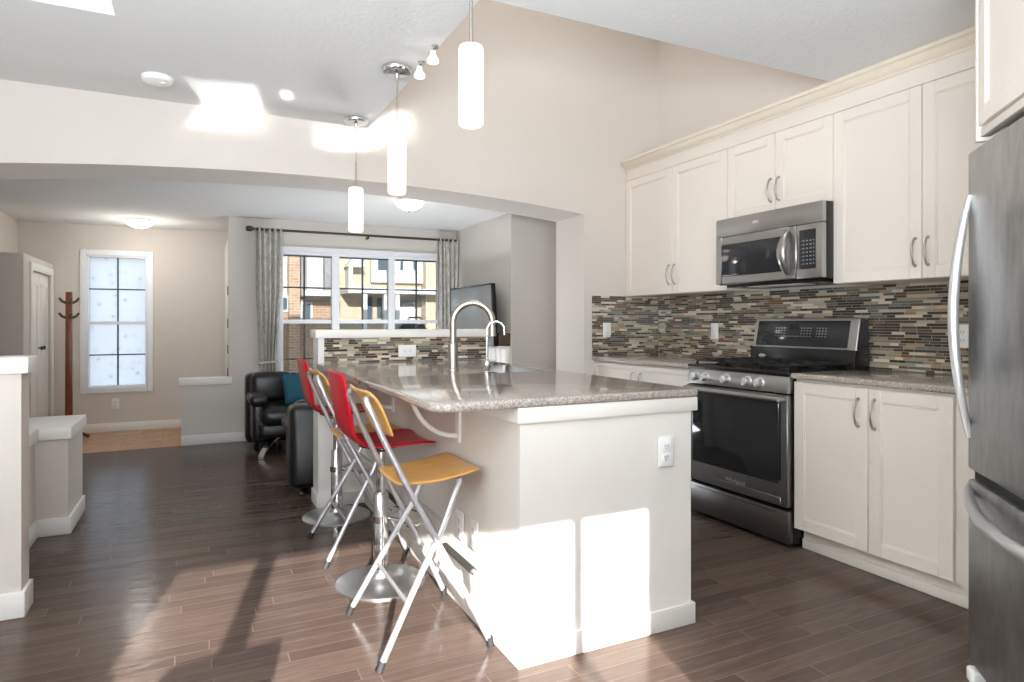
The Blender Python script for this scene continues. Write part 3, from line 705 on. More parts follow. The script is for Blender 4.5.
gp = m.build('control_panel', keypad_mat('range_keypad', [(2.845, 2.94, 1.09, 1.15), (2.66, 2.745, 1.09, 1.15), (2.56, 2.63, 1.09, 1.15), (2.74, 2.86, 1.088, 1.104)], 0.021, 0.0165), bb)
MB().prism([(XR-0.118, 1.014), (XR-0.032, 1.014), (XR-0.032, 1.19), (XR-0.057, 1.196), (XR-0.084, 1.196)], ry0-0.004, ry0+0.0035, 'Y').build('side_cap', 'enamel', bb)
m = MB(); m.prism([(onbg(1.13, 0.0045), 1.13), (onbg(1.13, 0), 1.13), (onbg(1.165, 0), 1.165), (onbg(1.165, 0.0045), 1.165)], 2.76, 2.83, 'Y'); m.build('clock_display', 'enamel', gp)
bo = MB()
b2 = bmesh.new(); bmesh.ops.create_circle(b2, cap_ends=True, segments=24, radius=1)
bmesh.ops.transform(b2, matrix=Matrix.Translation((XR-0.1535, 3.00, 0.965)) @ Matrix.Rotation(-PI/2, 4, 'Y') @ Matrix.Diagonal((0.011, 0.028, 1, 1)), verts=b2.verts)
ex = bmesh.ops.extrude_face_region(b2, geom=b2.faces[:]); bmesh.ops.translate(b2, vec=(0.008, 0, 0), verts=[v for v in ex['geom'] if isinstance(v, bmesh.types.BMVert)])
bo._merge(b2); bo.build('oval_badge', 'handle', r)

# ---------------------------------------------------------------- microwave
mx = 2.975; my0, my1, mz0, mz1 = 2.340, 3.126, 1.412, 1.826
mw = thing('microwave', 'stainless steel over-the-range microwave with arched door handle', 'microwave', (3.2, 2.73, mz0))
MB().box(mx+0.03, XU-0.003, my0+0.003, my1-0.003, mz0, mz1, 0.003).box(XU-0.003, XR-0.012, 2.356, 3.118, mz0, mz1, 0.003).box(mx+0.05, XR-0.05, my0+0.05, my1-0.05, mz0-0.016, mz0).build('body', 'enamel', mw)
MB().box(mx+0.004, mx+0.035, my0+0.003, my1-0.003, mz1-0.112, mz1, 0.004).build('vent_strip', 'steel', mw)
ydv = 2.508
m = MB(); m.frame(mx, ydv, my1-0.003, mz0+0.004, mz1-0.115, 0.05, 0.035, 'X', 0.004); m.box(mx+0.0008, mx+0.034, ydv+0.048, ydv+0.10, mz0+0.052, mz1-0.163, 0.0)
dd = m.build('door', 'steel', mw)
MB().box(mx-0.003, mx+0.02, ydv+0.095, my1-0.05, mz0+0.052, mz1-0.163, 0.008, 3).build('door_window', 'blackglass', dd)
pts = [(mx-0.002, ydv+0.055, mz0+0.03)] + [(mx-0.008-0.045*math.sin(PI*i/12), ydv+0.055+0.0*i, mz0+0.03+0.245*i/12) for i in range(1, 12)] + [(mx-0.002, ydv+0.055, mz0+0.275)]
m = MB().tube(pts, [0.008]+[0.010+0.009*math.sin(PI*i/12) for i in range(1, 12)]+[0.008], 12)
bmesh.ops.scale(m.bm, vec=(1, 1.6, 1), space=Matrix.Translation((-mx, -(ydv+0.055), 0)), verts=m.bm.verts); m.build('door_handle', 'steel', dd)
pn = MB().box(mx, mx+0.035, my0+0.003, ydv-0.003, mz0+0.004, mz1-0.115, 0.004).build('control_panel', 'steel', mw)
MB().box(mx-0.002, mx+0.01, my0+0.042, ydv-0.022, mz0+0.055, mz1-0.145, 0.002).build('keypad', keypad_mat('microwave_keypad', [(my0+0.05, ydv-0.03, mz0+0.065, mz1-0.19)], 0.0225, 0.021), pn)
b2 = bmesh.new(); bmesh.ops.create_circle(b2, cap_ends=True, segments=24, radius=1)
bmesh.ops.transform(b2, matrix=Matrix.Translation((mx+0.001, 2.80, mz1-0.052)) @ Matrix.Rotation(-PI/2, 4, 'Y') @ Matrix.Diagonal((0.009, 0.024, 1, 1)), verts=b2.verts)
ex = bmesh.ops.extrude_face_region(b2, geom=b2.faces[:]); bmesh.ops.translate(b2, vec=(0.005, 0, 0), verts=[v for v in ex['geom'] if isinstance(v, bmesh.types.BMVert)])
bo = MB(); bo._merge(b2); bo.build('oval_badge', 'handle', mw)
MB().box(3.05, 3.18, 2.55, 2.93, mz0-0.019, mz0-0.015).build('task_light', 'plastic', mw)

# ---------------------------------------------------------------- fridge, standing diagonally in the corner
PX, PY, FA = 2.287, 1.250, math.radians(-44.2)     # far front edge of the doors, turn of the front
def turned(o): o.location = (PX, PY, 0); o.rotation_euler = (0, 0, FA); return o
FW = 0.91                                           # local frame: front face x = 0, doors run from y = 0 to -FW
fr = thing('refrigerator', 'tall stainless steel bottom freezer fridge with smudged doors', 'refrigerator', (0, 0, 0))
MB().box(0.075, 0.80, -FW+0.004, -0.004, 0.03, 1.715, 0.006).build('body', 'steel_dark', fr)
ud = MB().box(0, 0.07, -FW, 0, 0.694, 1.735, 0.010, 3).build('fridge_door', 'fridge', fr)
ld = MB().box(0, 0.07, -FW, 0, 0.065, 0.662, 0.010, 3).build('freezer_drawer', 'fridge', fr)
n = 24; pts = []; rs = []
for i in range(n+1):
    t = i/n; pts.append((0.0-0.047*math.sin(PI*t)**0.9, -0.022, 0.80+0.79*t)); rs.append(0.010+0.006*math.sin(PI*t))
MB().tube(pts, rs, 14).build('door_handle', 'handle', ud)
pts = []; rs = []
for i in range(n+1):
    t = i/n; pts.append((0.002-0.075*math.sin(PI*t)**0.8, -0.012-(FW-0.024)*t, 0.638-0.035*math.sin(PI*t)**0.6)); rs.append(0.012+0.007*math.sin(PI*t)**0.5)
MB().tube(pts, rs, 14).build('drawer_handle', 'handle', ld)
MB().box(0.02, 0.09, -FW+0.005, -0.005, 0.655, 0.70).build('door_gap', 'rubber', fr)
MB().box(0.03, 0.10, -FW+0.03, -0.03, 0.0, 0.065, 0.004).build('kick_plate', 'enamel', fr)
for y in (-0.035, -FW+0.035): MB().box(-0.008, 0.05, y-0.03, y+0.03, 0.0, 0.05, 0.012, 3).build('foot_cover', 'plastic', fr)
turned(fr)
# cabinet over the fridge, diagonal like it
ov = thing('over_fridge_cabinet', 'deep cream cabinet hanging over the refrigerator', 'cabinet', (0, 0, 0))
MB().box(0.035, 0.62, -0.98, -0.045, 1.80, CEIL-0.002).build('carcass', 'cabinet', ov)
MB().box(0.012, 0.62, -0.045, -0.025, 1.76, CEIL-0.002, 0.002).build('end_panel', 'cabinet', ov)
shaker(ov, 'door', 0.014, -0.51, -0.047, 1.805, CEIL-0.05); shaker(ov, 'door', 0.014, -0.98, -0.512, 1.805, CEIL-0.05)
MB().box(0.020, 0.05, -0.98, -0.047, 1.772, 1.80, 0.004).build('light_rail', 'cabinet', ov)
turned(ov)
tag(MB().box(2.80, 3.396, 1.395, 1.417, 1.383, CEIL-0.002).build('cabinet_end_panel', 'cabinet'), 'narrow cream end panel closing the wall cabinets beside the fridge', 'panel')

# ---------------------------------------------------------------- island
ix0, ix1, iy0, iy1 = 0.985, 1.735, 1.956, 4.24
isl = thing('kitchen_island', 'white panelled kitchen island with bullnose quartz overhang for stools', 'island', (1.36, 3.1, 0))
MB().box(ix0, ix0+0.02, iy0, iy1-0.06, 0, 0.884).box(ix1-0.02, ix1, iy0, iy1-0.06, 0, 0.884).box(ix0+0.02, ix1-0.02, iy0, iy0+0.02, 0, 0.884).box(ix0+0.02, ix1-0.02, iy1-0.08, iy1-0.06, 0, 0.884).box(ix0+0.02, ix1-0.02, iy0+0.02, iy1-0.08, 0.06, 0.08).build('body', 'island', isl)
m = MB(); m.box(ix0-0.014, ix1+0.022, iy0-0.014, iy0, 0.832, 0.8845, 0.002); m.box(ix0-0.014, ix0, iy0, iy1-0.06, 0.832, 0.8845, 0.002); m.box(ix1, ix1+0.022, iy0, iy0+0.3, 0.832, 0.8845, 0.002); m.build('top_band', 'island', isl)
m = MB(); m.box(ix0-0.013, ix1+0.013, iy0-0.013, iy0, 0.0, 0.082, 0.003); m.box(ix0-0.013, ix0, iy0, iy1-0.06, 0.0, 0.082, 0.003); m.box(ix1, ix1+0.013, iy0, iy0+0.04, 0.0, 0.082, 0.003); m.build('base_board', 'island', isl)
for yb in (2.522, 3.526):
    m = MB(); m.box(ix0-0.012, ix0, yb-0.025, yb+0.025, 0.675, 0.826, 0.003)
    m.box(0.74, ix0, yb-0.018, yb+0.018, 0.874, 0.884, 0.002)
    m.tube([(ix0-0.01, yb, 0.700)]+[tuple(v) for v in bez((ix0-0.03, yb, 0.703), (0.88, yb, 0.71), (0.80, yb, 0.77), (0.775, yb, 0.876), 12)], 0.010, 10)
    m.build('bracket', 'white', isl)
# worktop with a sink cut-out
cx0, cx1, cy0, cy1 = 0.672, 1.772, 1.938, 4.185; sx0, sx1, sy0, sy1 = 1.40, 1.70, 3.03, 3.56
m = MB(); R = 0.07
poly = [(cx0+R-R*math.sin(a), cy0+R-R*math.cos(a)) for a in [PI/2*(1-i/8) for i in range(9)]]
poly += [(cx1-0.02, cy0), (cx1, cy0+0.02), (cx1, sy0), (cx0, sy0)]
m.prism(poly, 0.885, 0.915, 'Z', 0.009, 3)
m.prism([(cx0, sy0), (sx0, sy0), (sx0, sy1), (cx0, sy1)], 0.885, 0.915, 'Z')
m.prism([(sx1, sy0), (cx1, sy0), (cx1, sy1), (sx1, sy1)], 0.885, 0.915, 'Z')
m.prism([(cx0, sy1), (cx1, sy1), (cx1, cy1), (cx0, cy1)], 0.885, 0.915, 'Z')
bmesh.ops.delete(m.bm, geom=[f for f in m.bm.faces if abs(f.normal.y) > 0.99 and (abs(f.calc_center_median().y-sy0) < 1e-4 or abs(f.calc_center_median().y-sy1) < 1e-4) and f.calc_center_median().x < 0.0], context='FACES')
tag(m.build('countertop', 'quartz', smooth=50), 'large speckled grey quartz worktop of the island with the sink in it', 'countertop')
sk = thing('kitchen_sink', 'stainless undermount sink bowl set in the island worktop', 'sink', ((sx0+sx1)/2, (sy0+sy1)/2, 0.70))
m = MB(); zt = 0.8995; zb = 0.885-0.17
def rr(x0, x1, y0, y1, r, z, n=5):
    o = []
    for (cx_, cy_, a0) in ((x1-r, y1-r, 0), (x0+r, y1-r, PI/2), (x0+r, y0+r, PI), (x1-r, y0+r, 3*PI/2)):
        o += [(cx_+r*math.cos(a0+PI/2*i/n), cy_+r*math.sin(a0+PI/2*i/n), z) for i in range(n+1)]
    return o+[o[0]]
e = 0.001
m.grid([rr(sx0+e, sx1-e, sy0+e, sy1-e, 0.03, 0.912), rr(sx0+e, sx1-e, sy0+e, sy1-e, 0.03, 0.76), rr(sx0+0.02, sx1-0.02, sy0+0.02, sy1-0.02, 0.04, 0.735), rr(1.53, 1.57, 3.28, 3.32, 0.018, 0.731)])
m.build('bowl', 'steel', sk); MB().lathe([(0.035, 0.730), (0.035, 0.734), (0.02, 0.735), (0.001, 0.733)], (1.55, 3.30, 0), 20).build('drain', 'chrome', sk)
# faucets
fa = thing('kitchen_faucet', 'tall brushed nickel gooseneck faucet on the island', 'faucet', (1.254, 3.304, 0.915))
bx_, by_ = 1.254, 3.304; R = 0.108; zc = 1.175
MB().lathe([(0.034, 0.915), (0.034, 0.922), (0.027, 0.926), (0.027, 1.06), (0.0205, 1.066), (0.0205, 1.07)], (bx_, by_, 0), 24).build('base', 'nickel', fa)
dx, dy = 0.94, -0.34
sp = [(bx_, by_, 1.06), (bx_, by_, 1.12)] + [(bx_+dx*(R-R*math.cos(a)), by_+dy*(R-R*math.cos(a)), zc+R*math.sin(a)) for a in [PI*i/18 for i in range(0, 19)]]
MB().tube(sp + [(bx_+dx*2*R, by_+dy*2*R, 1.15)], 0.0185, 14).build('spout', 'nickel', fa)
MB().tube([(bx_+dx*2*R, by_+dy*2*R, 1.152), (bx_+dx*2*R, by_+dy*2*R, 1.10)], [0.0195, 0.021], 14).build('spray_head', 'nickel', fa)
MB().tube([(bx_, by_+0.02, 1.005), (bx_-0.01, by_+0.045, 1.008), (bx_-0.03, by_+0.10, 1.035)], [0.009, 0.007, 0.006], 10).build('lever', 'nickel', fa)
fb = thing('filter_faucet', 'small chrome filtered water tap beside the tall faucet', 'faucet', (1.337, 3.031, 0.915))
bx_, by_ = 1.337, 3.031; R = 0.045; zc = 1.135
MB().lathe([(0.020, 0.915), (0.020, 0.92), (0.013, 0.928), (0.018, 0.95), (0.020, 0.965), (0.012, 0.985), (0.007, 0.99)], (bx_, by_, 0), 20).build('base', 'chrome', fb)
sp = [(bx_, by_, 0.98)] + [(bx_+dx*(R-R*math.cos(a)), by_+dy*(R-R*math.cos(a)), zc+R*math.sin(a)) for a in [PI*i/14 for i in range(0, 15)]]
MB().tube(sp + [(bx_+dx*2*R, by_+dy*2*R, 1.11)], 0.0065, 12).build('spout', 'chrome', fb)
MB().tube([(bx_, by_, 0.972), (bx_+0.035, by_-0.008, 0.978), (bx_+0.048, by_-0.01, 0.985)], [0.006, 0.005, 0.006], 10).build('lever', 'chrome', fb)
# raised wall behind the island end
pw = thing('pony_wall', 'white capped pony wall with mosaic face at the far end of the island', 'half wall', (1.2, 4.28, 0))
MB().box(0.685, 1.85, 4.205, 4.40, 0.0, 1.075).build('core', 'white', pw)
MB().box(0.668, 1.87, 4.190, 4.415, 1.075, 1.128, 0.004).build('cap', 'white', pw)
MB().box(0.722, 1.85, 4.196, 4.205, 0.916, 1.0748).build('tile_face', 'mosaic_x', pw)
m = MB(); m.box(0.672, 0.99, 4.190, 4.205, 0.0, 0.085, 0.003); m.box(0.672, 0.685, 4.205, 4.40, 0.0, 0.085, 0.003); m.build('base_board', 'white', pw)

# ---------------------------------------------------------------- stools
def folding_stool(yc):
    t = thing('folding_stool', 'folding bar stool of honey wood and silver tube closest to the camera', 'bar stool', (0.75, yc, 0), 'bar stools along the island')
    def P(x, y, z): return (x, yc+y, z)
    # back frame: two long legs joined by a bow over the top
    def legy(z): return 0.145+0.10*(1-z/0.92)
    for s in (-1, 1):
        MB().tube([P(0.952, s*legy(0.02), 0.018), P(0.88, s*legy(0.17), 0.17), P(0.66, s*legy(0.6), 0.60), P(0.575, s*legy(0.78), 0.78), P(0.542, s*legy(0.86), 0.86), P(0.528, s*(legy(0.9)), 0.895), P(0.528, s*(legy(0.9)-0.012), 0.908), P(0.538, s*(legy(0.9)-0.025), 0.912)], 0.0115, 10).build('back_leg', 'silver_tube', t)
        MB().tube([P(0.954, s*legy(0.0), 0.0), P(0.949, s*legy(0.03), 0.035)], 0.0135, 10).build('foot_cap', 'rubber', t)
        # front leg
        MB().tube([P(0.553, s*0.238, 0.018), P(0.70, s*0.200, 0.28), P(0.79, s*0.182, 0.43), P(0.835, s*0.174, 0.53), P(0.862, s*0.172, 0.595), P(0.858, s*0.172, 0.606)], 0.0115, 10).build('front_leg', 'silver_tube', t)
        MB().tube([P(0.545, s*0.240, 0.0), P(0.560, s*0.236, 0.032)], 0.0135, 10).build('foot_cap', 'rubber', t)
    for q in ((0.80, 0.18, 0.45), (0.655, 0.21, 0.20), (0.67, 0.165, 0.575)): MB().tube([P(q[0], -q[1], q[2]), P(q[0], q[1], q[2])], 0.008, 8).build('cross_tube', 'silver_tube', t)
    # footrest loop in front of the back legs
    m = MB(); m.tube([P(0.905, -0.222, 0.10), P(0.925, -0.215, 0.17), P(0.925, -0.20, 0.235), P(0.925, -0.165, 0.245), P(0.925, 0.165, 0.245), P(0.925, 0.20, 0.235), P(0.925, 0.215, 0.17), P(0.905, 0.222, 0.10)], 0.0085, 10)
    fr_ = m.build('footrest', 'silver_tube', t)
    MB().tube([P(0.925, -0.155, 0.245), P(0.925, 0.155, 0.245)], 0.0135, 12).build('footrest_sleeve', 'greyrubber', fr_)
    # seat: bent plywood, dished, narrower at the back
    rows = []
    for i in range(11):
        a = i/10; x = 0.635+0.315*a; hw = 0.160+0.025*a
        if i == 0: hw -= 0.012
        if i == 10: hw -= 0.016
        z0 = 0.600+0.030*a-0.012*math.sin(PI*min(1, a*1.1))
        rows.append([P(x+0.006*math.cos(PI*(k/8-0.5))*(1 if a > 0.5 else -1)*abs(a-0.5), hw*(k/4-1), z0-0.006*math.cos(PI*(k/8-0.5))) for k in range(9)])
    MB().grid(rows).build('seat', 'beech', t, solid=0.014, sub=1, smooth=180)
    # back slat, bowed
    rows = []
    for i in range(8):
        a = i/7; z = 0.768+0.170*a; x = 0.612-0.072*a+0.012*math.sin(PI*a)*0+(-0.022 if a > 0.9 else -0.006 if a > 0.8 else 0)
        hw = 0.165-0.012*abs(a-0.5)*2
        rows.append([P(x+0.012-0.020*math.cos(PI*(k/8-0.5)), hw*(k/4-1), z) for k in range(9)])
    MB().grid(rows).build('back_slat', 'beech', t, solid=0.012, sub=1, smooth=180)
    return t
def red_stool(xc, yc, rz):
    t = thing('swivel_stool', 'red shell swivel bar stool on a round chrome base, between the two folding stools', 'bar stool', (xc, yc, 0), 'bar stools along the island')
    P = lambda x, y, z: (xc+x, yc+y, z)
    MB().lathe([(0.20, 0.0), (0.20, 0.007), (0.196, 0.010), (0.10, 0.016), (0.055, 0.024), (0.042, 0.036), (0.040, 0.05), (0.001, 0.051)], (xc, yc, 0), 48).build('base', 'brushed', t)
    MB().lathe([(0.034, 0.04), (0.034, 0.40), (0.030, 0.406)], (xc, yc, 0), 24).build('column', 'chrome', t)
    MB().lathe([(0.021, 0.40), (0.021, 0.60)], (xc, yc, 0), 20).build('gas_lift', 'chrome', t)
    m = MB(); m.lathe([(0.036, 0.595), (0.05, 0.605), (0.10, 0.622), (0.10, 0.626)], (xc, yc, 0), 24); m.build('swivel_plate', 'enamel', t)
    m = MB(); m.lathe([(0.040, 0.275), (0.040, 0.305)], (xc, yc, 0), 20)
    m.tube([P(0.03, -0.02, 0.29), P(0.10, -0.10, 0.285)]+[P(0.085+0.115*math.cos(a), 0.145*math.sin(a), 0.285) for a in [-PI/2+PI*i/14 for i in range(15)]]+[P(0.10, 0.10, 0.285), P(0.03, 0.02, 0.29)], 0.010, 10)
    m.build('footrest', 'chrome', t)
    MB().tube([P(0.02, 0.0, 0.60), P(0.06, 0.12, 0.598), P(0.06, 0.19, 0.595)], 0.006, 8).build('height_lever', 'chrome', t)
    # one-piece L shell: profile along the seat then up the back
    prof = [(0.205, 0.630), (0.195, 0.641), (0.14, 0.645), (0.06, 0.640), (-0.02, 0.636), (-0.085, 0.640), (-0.130, 0.656), (-0.163, 0.695), (-0.180, 0.75), (-0.193, 0.82), (-0.205, 0.89), (-0.214, 0.945), (-0.219, 0.968)]
    rows = []
    for i, (x, z) in enumerate(prof):
        hw = 0.192
        if i == 0: hw = 0.165
        if i == len(prof)-1: hw = 0.160
        if i == len(prof)-2: hw = 0.183
        if 5 <= i <= 8: hw = 0.185
        row = []
        for k in range(13):
            q = k/6-1; e = abs(q)**3
            if z < 0.70: row.append(P(x, hw*q, z+0.014*e-0.004))
            else: row.append(P(x+0.018*e, hw*q, z-0.010*e))
        rows.append(row)
    MB().grid(rows).build('seat_shell', 'red', t, solid=0.013, sub=1, smooth=180)
    t.rotation_euler = (0, 0, rz)
    return t
f1s = folding_stool(2.375)
dup(f1s, (0.75, 3.39, 0), 0, 'folding bar stool of honey wood and silver tube standing between the two red stools')
rb = red_stool(0.745, 2.878, 0)
dup(rb, (0.757, 3.975, 0), 0, 'red shell swivel bar stool on a round chrome base, against the white pony wall')
rb['label'] = 'red shell swivel bar stool on a round chrome base, between the two folding stools'

# ---------------------------------------------------------------- pendants, ceiling fixtures
def pendant(x, y, z0, z1, label):
    t = thing('pendant_lamp', label, 'lamp', (x, y, CEIL), 'pendant lamps over the island')
    MB().lathe([(0.076, CEIL-0.001), (0.076, CEIL-0.012), (0.068, CEIL-0.024), (0.012, CEIL-0.028), (0.008, CEIL-0.05), (0.001, CEIL-0.05)], (x, y, 0), 32).build('canopy', 'chrome', t)
    MB().tube([(x, y, CEIL-0.04), (x, y, z1+0.16)], 0.0035, 8).build('cord', 'nickel', t)
    MB().tube([(x, y, z1+0.165), (x, y, z1-0.01)], 0.0065, 10).build('stem', 'nickel', t)
    R = 0.046
    MB().lathe([(0.010, z1), (R-0.012, z1), (R-0.004, z1-0.003), (R, z1-0.012), (R, z0+0.010), (R-0.004, z0+0.001), (R-0.010, z0), (R-0.012, z0+0.01), (R-0.012, z1-0.02), (0.010, z1-0.02)], (x, y, 0), 32, cap=False).build('shade', 'opal', t)
    return t
p1 = pendant(0.90, 2.186, 1.896, 2.189, 'white glass cylinder pendant lamp closest to the camera, largest of three')
pendant(0.90, 3.162, 1.822, 2.114, 'white glass cylinder pendant lamp in the middle of the row of three')
pendant(0.895, 4.075, 1.747, 2.025, 'white glass cylinder pendant lamp at the far end near the arch')
def flush(x, y, r, label):
    t = thing('ceiling_light', label, 'ceiling light', (x, y, LRC), 'flush ceiling lights beyond the arch')
    MB().lathe([(r*0.9, LRC-0.001), (r*0.92, LRC-0.014), (r*0.85, LRC-0.018)], (x, y, 0), 32).build('ring', 'nickel', t)
    MB().lathe([(r, LRC-0.012), (r*0.97, LRC-0.024), (r*0.8, LRC-0.055), (r*0.5, LRC-0.078), (r*0.2, LRC-0.088), (0.004, LRC-0.09)], (x, y, 0), 32).build('glass_bowl', 'opal_dim', t)
    MB().lathe([(0.008, LRC-0.088), (0.010, LRC-0.096), (0.006, LRC-0.104), (0.001, LRC-0.105)], (x, y, 0), 12).build('finial', 'nickel', t)
flush(-0.53, 7.50, 0.135, 'lit white glass bowl ceiling light in the entry above the frosted window')
flush(1.615, 5.30, 0.125, 'lit white glass bowl ceiling light in the living room behind the pendants')
lamp('entry_bulb', 'POINT', (-0.53, 7.50, LRC-0.32), 6, (1, 0.95, 0.88), shadow_soft_size=0.12)
lamp('living_bulb', 'POINT', (1.615, 5.30, LRC-0.32), 1.2, (1, 0.95, 0.88), shadow_soft_size=0.12)
for i, (x, y) in enumerate(((0.985, 2.83), (0.985, 3.03))):
    t = thing('ceiling_spotlight', ('small white glass spotlight at the edge of the ceiling, higher of two', 'small white glass spotlight at the edge of the ceiling, lower of two')[i], 'spotlight', (x, y, CEIL), 'spotlights at the ceiling edge')
    MB().lathe([(0.016, CEIL-0.001), (0.016, CEIL-0.010), (0.005, CEIL-0.012)], (x, y, 0), 16).tube([(x, y, CEIL-0.008), (x-0.012, y-0.008, CEIL-0.035)], 0.006, 8).build('mount', 'nickel', t)
    MB().lathe([(0.011, CEIL-0.030), (0.012, CEIL-0.045), (0.020, CEIL-0.060), (0.026, CEIL-0.068), (0.026, CEIL-0.082), (0.022, CEIL-0.084), (0.001, CEIL-0.080)], (x-0.012, y-0.008, 0), 24).build('glass_shade', 'spotglass', t)
t = thing('smoke_detector', 'round white smoke detector on the kitchen ceiling', 'smoke detector', (-0.19, 3.825, CEIL))
MB().lathe([(0.075, CEIL-0.0005), (0.075, CEIL-0.010), (0.068, CEIL-0.026), (0.050, CEIL-0.034), (0.001, CEIL-0.036)], (-0.19, 3.825, 0), 32).build('housing', 'plastic', t)
MB().lathe([(0.012, CEIL-0.034), (0.012, CEIL-0.039), (0.001, CEIL-0.040)], (-0.165, 3.80, 0), 14).build('test_button', 'plastic', t)

# ---------------------------------------------------------------- living room things
rod_y = YL-0.10
rd = thing('curtain_rod', 'dark bronze curtain rod across the top of the living room window', 'curtain rod', (1.55, rod_y, 2.09))
MB().tube([(0.47, rod_y, 2.095), (2.64, rod_y, 2.095)], 0.0125, 12).build('pole', 'bronze', rd)
MB().lathe([(0.012, 0.02), (0.026, 0.01), (0.028, -0.03), (0.018, -0.045), (0.001, -0.046)], (0.465, rod_y, 2.095), 16, 'X').build('finial', 'bronze', rd)
for x in (0.60, 1.62, 2.62): MB().box(x-0.008, x+0.008, rod_y-0.016, YL-0.001, 2.06, 2.085, 0.003).build('bracket', 'bronze', rd)
def curtain(x0, x1, label, tie):
    t = thing('curtain', label, 'curtain', ((x0+x1)/2, rod_y, 0.02), 'curtains at the living room window')
    rows = []; nx, nz = 72, 40
    for j in range(nz+1):
        z = 0.02+2.09*j/nz; row = []
        c = (x0+x1)/2; w = (x1-x0)
        if tie:
            d = abs(z-0.78); k = 0.60+0.40*min(1, (d/0.75))**1.2
        else: k = 0.80+0.2*min(1, abs(z-0.7)/1.0)
        for i in range(nx+1):
            u = i/nx; amp = 0.026+0.01*math.sin(3*u*PI+1)
            x = c+(u-0.5)*w*k - (0.02*(1-k) if tie else 0)
            y = rod_y+amp*math.sin(u*PI*10+0.6*math.sin(z*2.1+u*5))+0.008*math.sin(u*37+z*3)
            row.append((x, y, z))
        rows.append(row)
    MB().grid(rows).build('fabric', 'curtain', t, solid=0.004, smooth=180)
    if tie:
        c = (x0+x1)/2-0.008; ww = (x1-x0)*0.60/2+0.012
        MB().tube([(c+ww*math.cos(a), rod_y+0.05*math.sin(a), 0.78+0.01*math.cos(a)) for a in [2*PI*i/24 for i in range(24)]], 0.014, 8, closed=True).build('tieback', 'curtain', t)
    m = MB()
    for i in range(7): m.lathe([(0.017, -0.004), (0.017, 0.004)], (x0+0.02+(x1-x0-0.04)*i/6, rod_y, 2.095), 14, 'X', cap=False)
    m.build('rings', 'bronze', t)
curtain(0.505, 0.755, 'grey patterned curtain tied back beside the black armchair', True)
curtain(2.385, 2.635, 'grey patterned curtain hanging beside the television', False)
tv = thing('television', 'flat television on a wall bracket above the dark mantel', 'television', (2.50, 6.05, 0.96))
TA = Matrix.Translation((2.50, 6.0, 1.24)) @ Matrix.Rotation(math.radians(-3), 4, 'Y') @ Matrix.Translation((-2.50, -6.0, -1.24))
MB().box(2.475, 2.515, 5.47, 6.56, 0.95, 1.545, 0.006, 2, TA).build('case', 'enamel', tv)
MB().box(2.4715, 2.48, 5.485, 6.545, 0.985, 1.53, 0.001, 1, TA).build('screen', 'tvglass', tv)
MB().box(2.4705, 2.48, 5.485, 6.545, 0.955, 0.984, 0.001, 1, TA).build('lower_trim', 'steel', tv)
MB().box(2.516, 2.647, 5.95, 6.08, 1.18, 1.32, 0.004).build('wall_bracket', 'enamel', tv)
def armchair(label, loc):
    """leather lounge chair facing -Y, local x -0.42..0.42"""
    t = thing('armchair', label, 'armchair', loc)
    X, Y = loc[0], loc[1]
    def soft(m, x0, x1, y0, y1, z0, z1, b): m.box(X+x0, X+x1, Y+y0, Y+y1, z0, z1, b, 4); return m
    m = MB(); soft(m, -0.42, 0.42, 0.16, 0.38, 0.06, 0.70, 0.05); soft(m, -0.38, -0.01, 0.08, 0.24, 0.44, 0.715, 0.06); soft(m, 0.01, 0.38, 0.08, 0.24, 0.44, 0.715, 0.06); m.build('backrest', 'leather', t)
    m = MB(); soft(m, -0.33, 0.33, -0.36, 0.18, 0.27, 0.44, 0.075); soft(m, -0.34, 0.34, -0.32, 0.22, 0.17, 0.30, 0.04); m.build('seat', 'leather', t)
    for s in (-1, 1):
        a, b = (s*0.26, s*0.415) if s > 0 else (s*0.415, s*0.26)
        m = MB(); soft(m, a, b, -0.26, 0.20, 0.44, 0.545, 0.045); soft(m, a+0.03, b-0.03, -0.20, 0.22, 0.12, 0.47, 0.03); m.build('armrest', 'leather', t)
    for s in (-1, 1):
        for q in (-1, 1):
            pts = [Vector(v) for v in bez((X+s*0.04, Y+q*0.04, 0.165), (X+s*0.20, Y+q*0.18, 0.185), (X+s*0.29, Y+q*0.25, 0.10), (X+s*0.33, Y+q*0.29, 0.005), 14)]
            sd = Vector((-q*0.28, s*0.32, 0)).normalized()*0.028
            rows = [[p+sd+Vector((0, 0, 0.011)), p-sd+Vector((0, 0, 0.011)), p-sd-Vector((0, 0, 0.004)), p+sd-Vector((0, 0, 0.004)), p+sd+Vector((0, 0, 0.011))] for p in pts]
            MB().grid(rows).build('chrome_leg', 'chrome', t)
    return t
ac = armchair('black leather armchair with curved chrome legs holding the teal cushion', (0.815, 6.22, 0))
ac2 = dup(ac, (0.975, 4.88, 0), math.radians(180), 'black leather armchair just behind the white pony wall')
ac2.scale = (1, 1, 0.88)
m = MB(); rows = []
for i in range(13):
    for_ = []
    for k in range(13):
        a, b = i/6-1, k/6-1; th = 0.055*(max(0, (1-a*a))*max(0, (1-b*b)))**0.5
        pin = 1-0.06*(a*a*(1-b*b)+b*b*(1-a*a))*0; for_.append((a, b, th))
    rows.append(for_)
MT = Matrix.Translation((0.825, 6.13, 0.575)) @ Matrix.Rotation(math.radians(14), 4, 'Z') @ Matrix.Rotation(math.radians(68), 4, 'X')
def pil(sgn): return [[MT @ Vector((0.145*a*(1-0.05*(1-b*b)), 0.145*b*(1-0.05*(1-a*a)), sgn*th)) for a, b, th in r] for r in rows]
m.grid(pil(1)); m.grid(pil(-1)); bmesh.ops.remove_doubles(m.bm, verts=m.bm.verts, dist=0.0005)
tag(m.build('throw_cushion', 'teal', smooth=180), 'square teal cushion leaning on the black armchair', 'cushion')
